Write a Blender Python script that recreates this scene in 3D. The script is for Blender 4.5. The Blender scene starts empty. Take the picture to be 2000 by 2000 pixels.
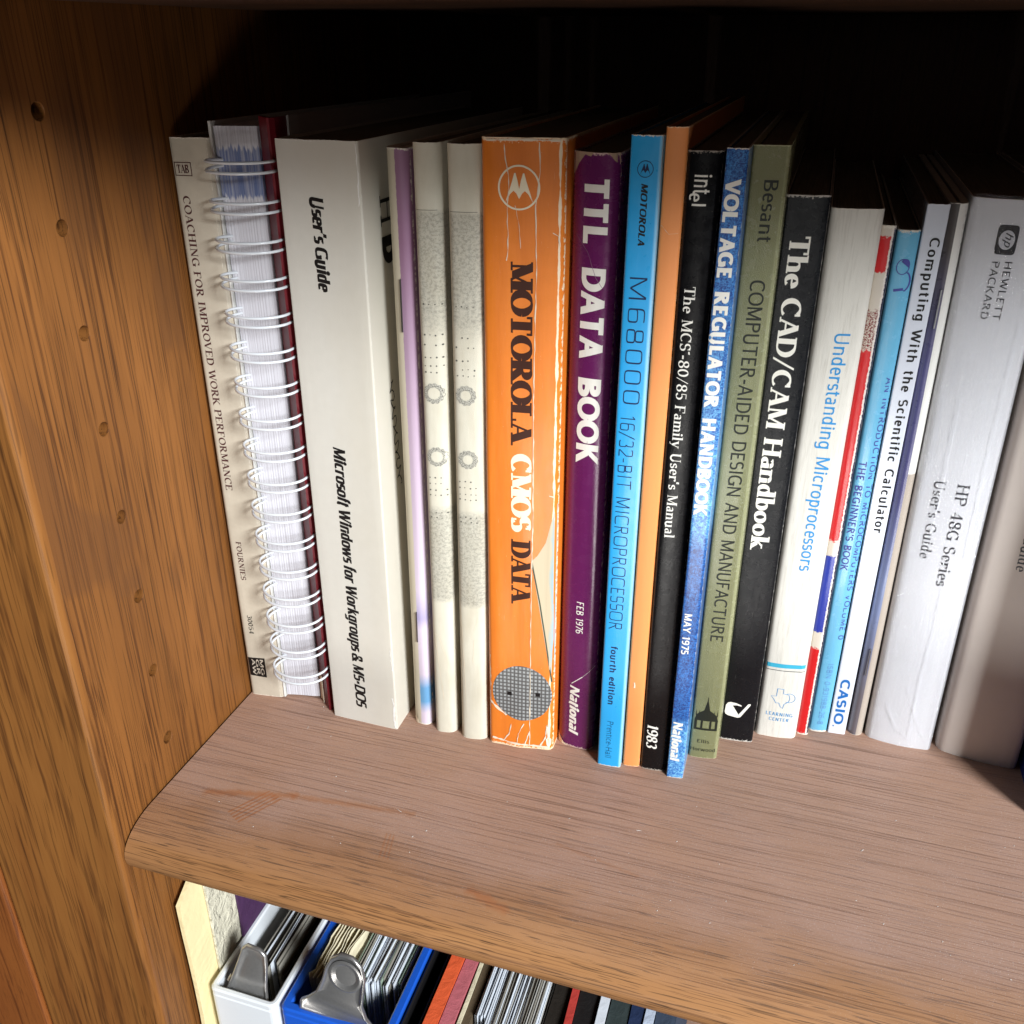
import bpy, bmesh, math, random
from mathutils import Vector, Matrix, noise
rnd = random.Random(7)
R = math.radians
MM = 0.001
scene = bpy.context.scene
COL = scene.collection

# ------------------------------------------------------------------ camera
cam_d = bpy.data.cameras.new('camera'); cam = bpy.data.objects.new('camera', cam_d); COL.objects.link(cam)
cam.location = (0, 0, 0.260); cam.rotation_euler = (R(63.5), 0, R(17.46))
cam_d.sensor_width = 36; cam_d.lens = 33.28; cam_d.clip_start = 0.01; cam_d.clip_end = 50
scene.camera = cam
scene.render.resolution_x = 1024; scene.render.resolution_y = 1024

# ------------------------------------------------------------------ light
world = bpy.data.worlds.new('World'); scene.world = world; world.use_nodes = True
bg = world.node_tree.nodes['Background']; bg.inputs[0].default_value = (0.80, 0.88, 1.0, 1); bg.inputs[1].default_value = 0.022

def area_lamp(name, aim, direction, dist, sx, sy, energy, color):
    l = bpy.data.lights.new(name, 'AREA'); l.shape = 'RECTANGLE'; l.size = sx; l.size_y = sy
    l.energy = energy; l.color = color
    o = bpy.data.objects.new(name, l); COL.objects.link(o)
    d = Vector(direction).normalized(); a = Vector(aim)
    o.location = a + d * dist
    o.rotation_euler = (-d).to_track_quat('-Z', 'Y').to_euler()
    return o
area_lamp('window_light', (-0.05, 0.30, 0.08), (1.14, -0.95, 0.68), 1.7, 0.42, 0.46, 65, (0.93, 0.97, 1.0))
area_lamp('floor_bounce', (-0.02, 0.31, 0.10), (0.10, -0.9, -0.44), 1.3, 0.55, 0.24, 4.8, (1.0, 0.97, 0.93))

scene.view_settings.view_transform = 'Standard'
scene.view_settings.look = 'None'
scene.view_settings.exposure = 0.0
scene.view_settings.gamma = 1.0

# ------------------------------------------------------------------ node helper
def lin(c):
    c = [x / 255 for x in c]
    return tuple(x / 12.92 if x <= 0.04045 else ((x + 0.055) / 1.055) ** 2.4 for x in c) + (1,)

class NT:
    def __init__(s, name):
        s.m = bpy.data.materials.new(name); s.m.use_nodes = True
        s.t = s.m.node_tree; s.n = s.t.nodes; s.n.clear()
        s.out = s.n.new('ShaderNodeOutputMaterial'); s.b = s.n.new('ShaderNodeBsdfPrincipled')
        s.t.links.new(s.b.outputs[0], s.out.inputs[0])
    def link(s, a, b): s.t.links.new(a, b)
    def setv(s, inp, v):
        if hasattr(v, 'is_linked') or hasattr(v, 'links'): s.t.links.new(v, inp)
        else:
            if inp.type == 'RGBA' and len(v) == 3: v = tuple(v) + (1,)
            inp.default_value = v
    def coords(s, kind='UV'):
        return s.n.new('ShaderNodeTexCoord').outputs[kind]
    def scale(s, vec, sc, off=(0, 0, 0)):
        m = s.n.new('ShaderNodeMapping'); s.link(vec, m.inputs[0]); m.inputs['Scale'].default_value = sc; m.inputs['Location'].default_value = off
        return m.outputs[0]
    def noise(s, vec, scale=1, detail=2, rough=0.5, dist=0):
        m = s.n.new('ShaderNodeTexNoise'); s.link(vec, m.inputs['Vector']); m.inputs['Scale'].default_value = scale
        m.inputs['Detail'].default_value = detail; m.inputs['Roughness'].default_value = rough; m.inputs['Distortion'].default_value = dist
        return m.outputs[0]
    def voro(s, vec, scale=1, feat='F1'):
        m = s.n.new('ShaderNodeTexVoronoi'); s.link(vec, m.inputs['Vector']); m.inputs['Scale'].default_value = scale; m.feature = feat
        return m.outputs[0]
    def sep(s, vec):
        m = s.n.new('ShaderNodeSeparateXYZ'); s.link(vec, m.inputs[0]); return m.outputs
    def math(s, op, a, b=0.0, c=0.0, clamp=False):
        m = s.n.new('ShaderNodeMath'); m.operation = op; m.use_clamp = clamp
        s.setv(m.inputs[0], a); s.setv(m.inputs[1], b); s.setv(m.inputs[2], c); return m.outputs[0]
    def ramp(s, v, lo, hi, a=0.0, b=1.0):
        m = s.n.new('ShaderNodeMapRange'); m.clamp = True; s.setv(m.inputs[0], v)
        m.inputs[1].default_value = lo; m.inputs[2].default_value = hi; m.inputs[3].default_value = a; m.inputs[4].default_value = b
        return m.outputs[0]
    def mix(s, f, a, b, mode='MIX'):
        m = s.n.new('ShaderNodeMix'); m.data_type = 'RGBA'; m.blend_type = mode
        s.setv(m.inputs[0], f); s.setv(m.inputs[6], a); s.setv(m.inputs[7], b); return m.outputs[2]
    def bump(s, h, strength=0.3, dist=0.001):
        m = s.n.new('ShaderNodeBump'); m.inputs['Strength'].default_value = strength; m.inputs['Distance'].default_value = dist
        s.link(h, m.inputs['Height']); s.link(m.outputs[0], s.b.inputs['Normal']); return m
    def fin(s, color=None, rough=None, metal=None, spec=None, coat=None, coat_rough=None):
        if color is not None: s.setv(s.b.inputs['Base Color'], color)
        if rough is not None: s.setv(s.b.inputs['Roughness'], rough)
        if metal is not None: s.b.inputs['Metallic'].default_value = metal
        if spec is not None: s.b.inputs['Specular IOR Level'].default_value = spec
        if coat is not None: s.b.inputs['Coat Weight'].default_value = coat
        if coat_rough is not None: s.b.inputs['Coat Roughness'].default_value = coat_rough
        return s.m

WIPES = []
def wood(name, axis, light, dark, deep, rough=0.42, pores=1.0, figure=0.5, dust=0.0, seed=0.0, fine=1.0, spec=0.5, blotch=None, plen=1.0, lc=.7, warp_=.006, pd=1.0):
    """axis: grain direction 0/1/2. Object coordinates in metres."""
    t = NT(name); v = t.coords('Object')
    def st(across, along):
        s = [across] * 3; s[axis] = along; return tuple(s)
    warp = t.noise(t.scale(v, st(9, 2.2), (seed, seed * 2, seed)), 1, 2)
    big = t.noise(t.scale(v, st(38, 3.0), (seed, 1 + seed, 2)), 1, 3, 0.55, 1.2)
    vw = t.n.new('ShaderNodeVectorMath'); vw.operation = 'ADD'; t.link(v, vw.inputs[0])
    wn = t.n.new('ShaderNodeTexNoise'); wn.inputs['Scale'].default_value = 14; t.link(v, wn.inputs['Vector'])
    sc_ = t.n.new('ShaderNodeVectorMath'); sc_.operation = 'SCALE'; sc_.inputs[3].default_value = warp_; t.link(wn.outputs[1], sc_.inputs[0]); t.link(sc_.outputs[0], vw.inputs[1]); vv_ = vw.outputs[0]
    lines = t.noise(t.scale(vv_, st(760 * fine, 11), (seed, 3, 5)), 1, 3, 0.65)
    lines2 = t.noise(t.scale(vv_, st(1700 * fine, 70), (seed, 9, 5)), 1, 2, 0.5)
    pore = t.noise(t.scale(vv_, st(2300 * pd, 130 * plen), (2, seed, 7)), 1, 1, 0.4)
    pore2 = t.noise(t.scale(vv_, st(1500 * pd, 42 * plen), (2, 4 + seed, 7)), 1, 1, 0.4)
    c = t.mix(t.ramp(big, 0.3, 0.7), lin(light), lin(dark))
    c = t.mix(t.math('MULTIPLY', t.ramp(warp, 0.45, 0.7), figure), c, lin(deep))
    c = t.mix(t.ramp(lines, 0.52, 0.64, 0, lc), c, lin(deep))
    c = t.mix(t.ramp(lines2, 0.45, 0.7, 0, 0.30), c, lin(light))
    pm = t.math('MAXIMUM', t.ramp(pore, 0.62, 0.68, 0, pores), t.ramp(pore2, 0.64, 0.70, 0, pores * 0.8))
    c = t.mix(t.math('MULTIPLY', pm, 0.75), c, lin([x * 0.33 for x in deep]))
    if blotch:   # broad darker stains
        b1 = t.noise(t.scale(v, st(16, 6), (seed, 13, 4)), 1, 3, 0.5, 0.8)
        c = t.mix(t.ramp(b1, 0.60, 0.64, 0, 0.5), c, lin(blotch))
    r = rough
    if dust > 0:
        g = t.n.new('ShaderNodeNewGeometry'); nz = t.sep(g.outputs['Normal'])[2]
        d0 = t.noise(v, 26, 4, 0.6); sp = t.noise(v, 2600, 1, 0.5); sp2 = t.noise(v, 1100, 2, 0.6)
        y = t.sep(v)[1]
        wipe = t.ramp(t.math('ADD', y, t.math('MULTIPLY', t.noise(v, 30, 2), 0.030)), -0.112, -0.092)
        f = t.math('MULTIPLY', t.ramp(nz, 0.75, 1.0), t.ramp(d0, 0.3, 0.7, dust * 0.72, dust))
        f = t.math('MULTIPLY', f, t.math('ADD', t.math('MULTIPLY', wipe, 0.72), 0.28))
        xy = t.sep(v); X_, Y_ = xy[0], xy[1]   # object origin is at y 0.340; wiped finger marks in the dust
        for (ax_, ay_, bx_, by_, wd_, st_) in WIPES:
            dx_, dy_ = bx_ - ax_, by_ - ay_; L2 = dx_ * dx_ + dy_ * dy_
            tt_ = t.math('DIVIDE', t.math('ADD', t.math('MULTIPLY', t.math('SUBTRACT', X_, ax_), dx_), t.math('MULTIPLY', t.math('SUBTRACT', Y_, ay_), dy_)), L2, clamp=True)
            px_ = t.math('SUBTRACT', X_, t.math('ADD', t.math('MULTIPLY', tt_, dx_), ax_)); py_ = t.math('SUBTRACT', Y_, t.math('ADD', t.math('MULTIPLY', tt_, dy_), ay_))
            dd_ = t.math('SQRT', t.math('ADD', t.math('MULTIPLY', px_, px_), t.math('MULTIPLY', py_, py_)))
            dd_ = t.math('ADD', dd_, t.math('MULTIPLY', t.math('SUBTRACT', t.noise(v, 240, 3, .7), .5), wd_ * 1.6))
            fw = t.math('SUBTRACT', 1.0, t.ramp(dd_, wd_, wd_ * .2, 0, st_))
            f = t.math('MULTIPLY', f, fw); c = t.mix(t.math('MULTIPLY', t.math('SUBTRACT', 1.0, fw), .6), c, lin((158, 92, 58)))
        fg = t.math('MULTIPLY', f, t.ramp(sp2, 0.3, 0.7, 0.75, 1.0))
        c = t.mix(fg, c, t.mix(t.ramp(lines, 0.52, 0.68), lin((166, 136, 122)), lin((124, 97, 85))))
        c = t.mix(t.math('MULTIPLY', f, t.ramp(sp, 0.66, 0.74, 0, 0.55)), c, lin((215, 208, 205)))
        r = t.math('ADD', t.math('MULTIPLY', f, 0.35), rough)
    t.bump(t.math('SUBTRACT', t.math('MULTIPLY', lines, 0.3), pm), 0.22, 0.0003)
    return t.fin(c, r, spec=spec)

def flat(name, c, rough=0.5, spec=0.4, var=0.06, bump=0.0, metal=0.0, coat=0.0, coord='Object', nscale=900):
    t = NT(name); v = t.coords(coord)
    n = t.noise(v, nscale, 3, 0.6); n2 = t.noise(v, nscale / 14, 2)
    k = lin(c)
    d = tuple(x * (1 - var * 2.2) for x in k[:3]) + (1,); l = tuple(min(1, x * (1 + var)) for x in k[:3]) + (1,)
    col = t.mix(t.math('ADD', t.math('MULTIPLY', n, 0.5), t.math('MULTIPLY', n2, 0.5)), d, l)
    if bump: t.bump(n, bump, 0.0003)
    return t.fin(col, rough, metal, spec, coat, 0.15)

# ------------------------------------------------------------------ object helpers (all inputs in millimetres)
def thing(name, label, cat, loc=(0, 0, 0), group=None):
    o = bpy.data.objects.new(name, None); COL.objects.link(o); o.empty_display_size = 0.02
    o.location = Vector(loc) * MM; o['label'] = label; o['category'] = cat
    if group: o['group'] = group
    return o

def mesh_obj(name, verts, faces, mat, parent=None, uvs=None, smooth=False, label=None, bevel=None):
    """verts in world mm; stored relative to the top parent's origin"""
    org = Vector((0, 0, 0)); p = parent
    while p is not None: org += p.location; p = p.parent
    me = bpy.data.meshes.new(name)
    me.from_pydata([tuple(Vector(v) * MM - org) for v in verts], [], faces)
    if uvs is not None:
        ul = me.uv_layers.new(name='UVMap')
        for lp in me.loops: ul.data[lp.index].uv = uvs[lp.vertex_index]
    if isinstance(mat, (list, tuple)):
        for m_ in mat: me.materials.append(m_)
    else: me.materials.append(mat)
    o = bpy.data.objects.new(name, me); COL.objects.link(o)
    if parent is not None: o.parent = parent
    if smooth:
        for f in me.polygons: f.use_smooth = True
    if label: o['label'] = label
    if bevel:
        b = o.modifiers.new('bevel', 'BEVEL'); b.width = bevel * MM; b.segments = 2; b.limit_method = 'ANGLE'; b.angle_limit = R(40)
    me.update()
    return o

def box(x0, x1, y0, y1, z0, z1):
    v = [(x0, y0, z0), (x1, y0, z0), (x1, y1, z0), (x0, y1, z0), (x0, y0, z1), (x1, y0, z1), (x1, y1, z1), (x0, y1, z1)]
    f = [(0, 3, 2, 1), (4, 5, 6, 7), (0, 1, 5, 4), (1, 2, 6, 5), (2, 3, 7, 6), (3, 0, 4, 7)]
    return v, f

def tube(pts, r, seg=8, closed=False):
    vs = []; fs = []; n = len(pts); P = [Vector(p) for p in pts]
    prev = None
    for i in range(n):
        a = P[(i - 1) % n] if (closed or i > 0) else P[i]
        b = P[(i + 1) % n] if (closed or i < n - 1) else P[i]
        d = (b - a).normalized()
        if prev is None:
            u = d.orthogonal().normalized()
        else:
            u = (prev - d * prev.dot(d)).normalized()
        prev = u; w = d.cross(u)
        for k in range(seg):
            an = 2 * math.pi * k / seg
            vs.append(P[i] + (u * math.cos(an) + w * math.sin(an)) * r)
    m = n if closed else n - 1
    for i in range(m):
        for k in range(seg):
            a = i * seg + k; b = i * seg + (k + 1) % seg; c = ((i + 1) % n) * seg + (k + 1) % seg; d = ((i + 1) % n) * seg + k
            fs.append((a, b, c, d))
    if not closed:
        fs.append(tuple(range(seg))[::-1]); fs.append(tuple((n - 1) * seg + k for k in range(seg)))
    return [tuple(v) for v in vs], fs

# ------------------------------------------------------------------ glyph engine
def arc(cx, cy, rx, ry, a0, a1, n=22, sq=1.0):
    out = []
    for i in range(n + 1):
        a = R(a0 + (a1 - a0) * i / n); c, s = math.cos(a), math.sin(a)
        out.append((cx + rx * math.copysign(abs(c) ** sq, c), cy + ry * math.copysign(abs(s) ** sq, s)))
    return out
XH = 0.66
def glyph(ch, q=1.0):
    """returns (advance, [(kind, serif, pts)]).  q is the superellipse exponent: 1 round, below 1 squared."""
    A = lambda *a: arc(*a, sq=q)
    L = lambda x0, y0, x1, y1: [(x0, y0), (x1, y1)]
    def bowl(x0, x1, cy, ry, rx): return [(x0, cy + ry)] + A(x1, cy, rx, ry, 90, -90) + [(x0, cy - ry)]
    S = []
    def k(p, s=''): S.append(('k', s, p))
    def t(p, s=''): S.append(('t', s, p))
    def c(p, s=''): S.append(('c', s, p))
    w = 0.7
    if ch == 'A': w = .76; t(L(.38, 1, .08, 0), 'e'); k(L(.38, 1, .68, 0), 'e'); t(L(.18, .34, .58, .34))
    elif ch == 'B': w = .72; k(L(.16, 0, .16, 1), 'se'); c(bowl(.16, .36, .76, .24, .2)); c(bowl(.16, .38, .26, .26, .23))
    elif ch == 'C': w = .74; c(A(.42, .5, .33, .5, 48, 312)); t(L(.655, .72, .655, 1.0), 'v')
    elif ch == 'D': w = .80; k(L(.16, 0, .16, 1), 'se'); c(bowl(.16, .36, .5, .5, .34))
    elif ch == 'E': w = .68; k(L(.16, 0, .16, 1), 'se'); t(L(.16, .98, .58, .98)); t(L(.16, .02, .6, .02)); t(L(.16, .52, .46, .52)); t(L(.58, .78, .58, 1), 'v'); t(L(.6, 0, .6, .22), 'v')
    elif ch == 'F': w = .64; k(L(.16, 0, .16, 1), 'se'); t(L(.16, .98, .58, .98)); t(L(.16, .5, .46, .5)); t(L(.58, .76, .58, 1), 'v')
    elif ch == 'G': w = .80; c(A(.42, .5, .33, .5, 48, 335)); k(L(.68, .04, .68, .42), 'e'); t(L(.655, .74, .655, 1), 'v'); t(L(.50, .42, .78, .42))
    elif ch == 'H': w = .84; k(L(.16, 0, .16, 1), 'se'); k(L(.68, 0, .68, 1), 'se'); t(L(.16, .52, .68, .52))
    elif ch == 'I': w = .38; k(L(.19, 0, .19, 1), 'se')
    elif ch == 'K': w = .80; k(L(.16, 0, .16, 1), 'se'); t(L(.66, 1, .2, .42), 's'); k(L(.32, .56, .68, 0), 'e')
    elif ch == 'L': w = .66; k(L(.16, 0, .16, 1), 'se'); t(L(.16, .02, .6, .02)); t(L(.6, 0, .6, .26), 'v')
    elif ch == 'M': w = .98; t(L(.15, 0, .15, 1), 'se'); k(L(.17, 1, .48, .06)); t(L(.48, .06, .80, 1)); k(L(.82, 0, .82, 1), 'se')
    elif ch == 'N': w = .84; t(L(.15, 0, .15, 1), 'se'); k(L(.15, 1, .68, .02)); t(L(.69, 0, .69, 1), 'e')
    elif ch == 'O': w = .84; c(A(.42, .5, .34, .5, 0, 360))
    elif ch == 'P': w = .70; k(L(.16, 0, .16, 1), 'se'); c(bowl(.16, .38, .74, .26, .22))
    elif ch == 'R': w = .78; k(L(.16, 0, .16, 1), 'se'); c(bowl(.16, .36, .75, .25, .21)); k(L(.34, .5, .66, 0), 'e')
    elif ch == 'S': w = .62; c(A(.31, .745, .21, .255, 35, 262) + A(.31, .255, .22, .255, 82, -145)); t(L(.49, .74, .49, 1), 'v'); t(L(.10, 0, .10, .27), 'v')
    elif ch == 'T': w = .72; k(L(.36, 0, .36, 1), 's'); t(L(.06, .98, .66, .98)); t(L(.06, .74, .06, 1), 'v'); t(L(.66, .74, .66, 1), 'v')
    elif ch == 'U': w = .80; k([(.16, 1)] + A(.40, .30, .24, .30, 180, 360), 's'); t(L(.64, .3, .64, 1), 'e')
    elif ch == 'V': w = .76; k(L(.08, 1, .39, 0), 's'); t(L(.39, 0, .68, 1), 'e')
    elif ch == 'W': w = 1.06; k(L(.08, 1, .32, 0), 's'); t(L(.32, 0, .54, .96)); k(L(.54, .96, .76, 0)); t(L(.76, 0, .99, 1), 'e')
    elif ch == 'a': w = .56; k([(.40, .0), (.40, .44)] ); c([(.40, .44)] + A(.26, .46, .14, .20, 0, 150)); c(A(.25, .19, .15, .19, 60, 330)); t(L(.40, .03, .52, .03))
    elif ch == 'b': w = .60; k(L(.14, 0, .14, 1.02), 'l'); c(A(.32, .33, .18, .33, 150, -150))
    elif ch == 'd': w = .62; k(L(.46, 0, .46, 1.02), 'lE'); c(A(.28, .33, .18, .33, 30, 330))
    elif ch == 'e': w = .54; c(A(.28, .33, .18, .33, 0, 312)); t(L(.10, .35, .46, .35))
    elif ch == 'h': w = .66; k(L(.14, 0, .14, 1.02), 'sl'); c([(.14, .42)] + A(.33, .44, .17, .22, 170, 0) + [(.50, .3)]); k(L(.50, 0, .50, .44), 's')
    elif ch == 'i': w = .30; k(L(.15, 0, .15, XH), 'sl'); S.append(('o', '', [(.15, .88)]))
    elif ch == 'k': w = .64; k(L(.14, 0, .14, 1.02), 'sl'); t(L(.48, XH, .17, .28), 's'); k(L(.28, .38, .52, 0), 'e')
    elif ch == 'l': w = .30; k(L(.15, 0, .15, 1.02), 'sl')
    elif ch == 'm': w = .96; k(L(.14, 0, .14, XH), 'sl'); c([(.14, .42)] + A(.31, .44, .16, .22, 170, 0)); k(L(.47, 0, .47, .44), 's'); c([(.47, .42)] + A(.64, .44, .16, .22, 170, 0)); k(L(.80, 0, .80, .44), 's')
    elif ch == 'n': w = .66; k(L(.14, 0, .14, XH), 'sl'); c([(.14, .42)] + A(.33, .44, .17, .22, 170, 0)); k(L(.50, 0, .50, .44), 's')
    elif ch == 'o': w = .60; c(A(.30, .33, .20, .33, 0, 360))
    elif ch == 'r': w = .48; k(L(.14, 0, .14, XH), 'sl'); c([(.15, .42)] + A(.33, .46, .17, .19, 160, 50)); S.append(('o', '', [(.41, .57)]))
    elif ch == 's': w = .46; c(A(.23, .50, .14, .16, 30, 262) + A(.23, .17, .15, .17, 80, -150)); t(L(.36, .48, .36, .66), 'v'); t(L(.08, 0, .08, .18), 'v')
    elif ch == 'u': w = .66; k([(.14, XH)] + A(.31, .2, .17, .2, 180, 350), 'L'); k(L(.50, 0, .50, XH), 'LE')
    elif ch == 'y': w = .60; k(L(.10, XH, .32, .02), 's'); t([(.52, XH), (.32, .02), (.22, -.2), (.10, -.22)], 's')
    elif ch == '0': w = .64; c(A(.32, .5, .23, .5, 0, 360))
    elif ch == '1': w = .46; k(L(.26, 0, .26, 1), 's'); t(L(.26, .98, .10, .82))
    elif ch == '2': w = .62; c(A(.31, .73, .21, .27, 160, -35) + [(.1, .03)]); t(L(.10, .02, .55, .02)); t(L(.55, 0, .55, .16), 'v')
    elif ch == '3': w = .60; c(A(.29, .75, .19, .25, 150, -80)); c(A(.29, .26, .22, .26, 85, -150))
    elif ch == '4': w = .66; k(L(.44, 0, .44, 1), 's'); t(L(.44, .98, .06, .28)); t(L(.06, .28, .60, .28))
    elif ch == '5': w = .60; t(L(.14, .98, .50, .98)); t(L(.14, 1, .12, .55)); c([(.12, .55)] + A(.29, .31, .22, .31, 110, -150))
    elif ch == '6': w = .64; c(A(.33, .30, .22, .30, 0, 360)); c([(.11, .30)] + A(.36, .50, .25, .50, 180, 60))
    elif ch == '8': w = .62; c(A(.31, .75, .19, .25, 0, 360)); c(A(.31, .25, .22, .26, 0, 360))
    elif ch == '9': w = .64; c(A(.31, .70, .22, .30, 0, 360)); c([(.53, .70)] + A(.28, .50, .25, .50, 0, -120))
    elif ch == '/': w = .50; t(L(.04, -.08, .46, 1.05))
    elif ch == '7': w = .60; t(L(.08, .98, .54, .98)); k(L(.54, .94, .24, 0))
    elif ch == 'Y': w = .74; k(L(.06, 1, .37, .44)); t(L(.68, 1, .37, .44)); k(L(.37, 0, .37, .5), 's')
    elif ch == 'c': w = .54; c(A(.29, .33, .19, .33, 48, 312))
    elif ch == 'f': w = .38; k([(.17, 0), (.17, .78)] + A(.31, .80, .14, .20, 170, 80)); t(L(.03, .62, .34, .62))
    elif ch == 'g': w = .60; c(A(.28, .33, .18, .33, 30, 330)); k(L(.46, .0, .46, XH)); c([(.46, .04)] + A(.28, -.06, .18, .20, 0, -150))
    elif ch == 'p': w = .60; k(L(.14, -.28, .14, XH), 's'); c(A(.32, .33, .18, .33, 150, -150))
    elif ch == 't': w = .38; k([(.16, .88), (.16, .16)] + A(.28, .15, .12, .13, 190, 280)); t(L(.03, .62, .33, .62))
    elif ch == 'w': w = .88; k(L(.06, XH, .25, 0)); t(L(.25, 0, .43, XH)); k(L(.43, XH, .61, 0)); t(L(.61, 0, .80, XH))
    elif ch == '&': w = .80; c(A(.33, .78, .15, .21, -60, 240)); c([(.40, .60), (.20, .46)] + A(.32, .26, .24, .26, 130, 330) + [(.66, .44)]); k(L(.26, .62, .72, 0))
    elif ch == '.': w = .26; k(L(.13, 0, .13, .17))
    elif ch == '-': w = .40; k(L(.06, .36, .34, .36))
    elif ch == "'": w = .22; k(L(.12, 1.02, .10, .76))
    elif ch == ' ': w = .36
    elif ch == '®': w = .20; c(arc(.1, .9, .06, .06, 0, 360, 12))
    return w, S

def stroke_text(text, thick=.16, thin=.06, serif=.1, sth=.05, q=1.0, nib=20, track=0.02, slant=0.0):
    """flat strips; every strip gets its own tiny height index so that overlaps are never coplanar"""
    verts = []; faces = []; lev = []
    idx = 0; x = 0.0
    def quadstrip(pts, hws):
        nonlocal idx
        base = len(verts); n = len(pts)
        for i, (px, py) in enumerate(pts):
            a = pts[max(i - 1, 0)]; b = pts[min(i + 1, n - 1)]
            dx, dy = b[0] - a[0], b[1] - a[1]; m = math.hypot(dx, dy) or 1
            nx, ny = -dy / m, dx / m; h = hws[i]
            verts.append((px + nx * h, py + ny * h)); verts.append((px - nx * h, py - ny * h)); lev.extend([idx, idx])
        for i in range(n - 1):
            a = base + 2 * i; faces.append((a, a + 1, a + 3, a + 2))
        idx += 1
    def rect(x0, y0, x1, y1):
        nonlocal idx
        b = len(verts); verts.extend([(x0, y0), (x1, y0), (x1, y1), (x0, y1)]); lev.extend([idx] * 4); faces.append((b, b + 1, b + 2, b + 3)); idx += 1
    for ch in text:
        w, S = glyph(ch, q)
        idx = 0
        if serif == 0 and q != .42 and ch.islower():
            up = lambda y: y * .74 / .66 if y <= .66 else .74 + (y - .66) * .72
            S = [(a_, b_, [(px, up(py)) for px, py in c_]) for a_, b_, c_ in S]
        if ch == ' ' and serif == 0: w = .24 if q == .6 else (.62 if thick >= .24 else .42)
        lat = [p for kd, _, pp in S if kd == 'k' for p in pp]
        for kind, fl, pts in S:
            if serif == 0 and ch == 'a' and kind == 't': continue
            if serif == 0 and ch == 'r' and kind == 'o': continue
            if kind == 't' and len(pts) == 2 and pts[0][1] == pts[1][1]:
                yy = {.98: 1 - thin / 2, .02: thin / 2, .62: XH - thin / 2, .62 * .74 / .66: .74 - thin / 2}.get(pts[0][1], pts[0][1]); pts = [(pts[0][0], yy), (pts[1][0], yy)]
            P = [(x + px, py) for px, py in pts]
            if kind == 'o':
                c0 = P[0]; b = len(verts); r = thick * .62
                pp = arc(c0[0], c0[1], r, r, 0, 345, 11)
                verts.extend(pp); lev.extend([idx] * len(pp)); faces.append(tuple(range(b, b + len(pp)))); idx += 1; continue
            if serif == 0 and 'v' in fl: continue
            hw = []
            for i in range(len(P)):
                if kind == 'k': hw.append(thick / 2); continue
                if kind == 't': hw.append(thin / 2); continue
                a = P[max(i - 1, 0)]; b_ = P[min(i + 1, len(P) - 1)]
                th = math.atan2(b_[1] - a[1], b_[0] - a[0])
                hw.append((thin + (thick - thin) * abs(math.sin(th - R(nib))) ** 1.5) / 2)
            if kind == 'c':   # keep curves inside the letter's box
                cy0 = min(p[1] for p in P); cy1 = max(p[1] for p in P); cm = (cy0 + cy1) / 2
                sc = max(.5, 1 - thin / max(cy1 - cy0, .1))
                P = [(p[0], cm + (p[1] - cm) * sc) for p in P]
            if kind in 'kt' and len(P) == 2 and P[0][1] != P[1][1] and P[0][0] != P[1][0] and abs(P[1][1] - P[0][1]) > .5 * abs(P[1][0] - P[0][0]):
                d_ = math.hypot(P[1][0] - P[0][0], P[1][1] - P[0][1]); hx = hw[0] * d_ / abs(P[1][1] - P[0][1]); b_ = len(verts)
                verts.extend([(P[0][0] - hx, P[0][1]), (P[0][0] + hx, P[0][1]), (P[1][0] + hx, P[1][1]), (P[1][0] - hx, P[1][1])])
                lev.extend([idx] * 4); faces.append((b_, b_ + 1, b_ + 2, b_ + 3)); idx += 1
            else:
                quadstrip(P, hw)
            if serif > 0:
                def sf(p, top, half=None):
                    hl = hw[0] + serif; y0 = p[1] - sth if top else p[1]
                    rect(p[0] - (hl if half != 'R' else 0), y0, p[0] + (hl if half != 'L' else 0), y0 + sth)
                if 's' in fl: sf(P[0], P[0][1] > .4)
                if 'e' in fl: sf(P[-1], P[-1][1] > .4)
                if 'l' in fl: sf(max((P[0], P[-1]), key=lambda p: p[1]), True, 'L')
                if 'L' in fl: sf(max((P[0], P[-1]), key=lambda p: p[1]), True, 'L')
                if 'E' in fl: sf(min((P[0], P[-1]), key=lambda p: p[1]), False, 'R')
        x += w + track
    verts = [(vx + vy * slant, vy) for vx, vy in verts]
    return verts, faces, lev

def sans(text, w=.14, slant=0.0, track=.02, t=None, q=.86):
    return stroke_text(text, w, t if t else w * .84, 0, 0, q, 0, track + w * .22 - .03, slant)
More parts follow.
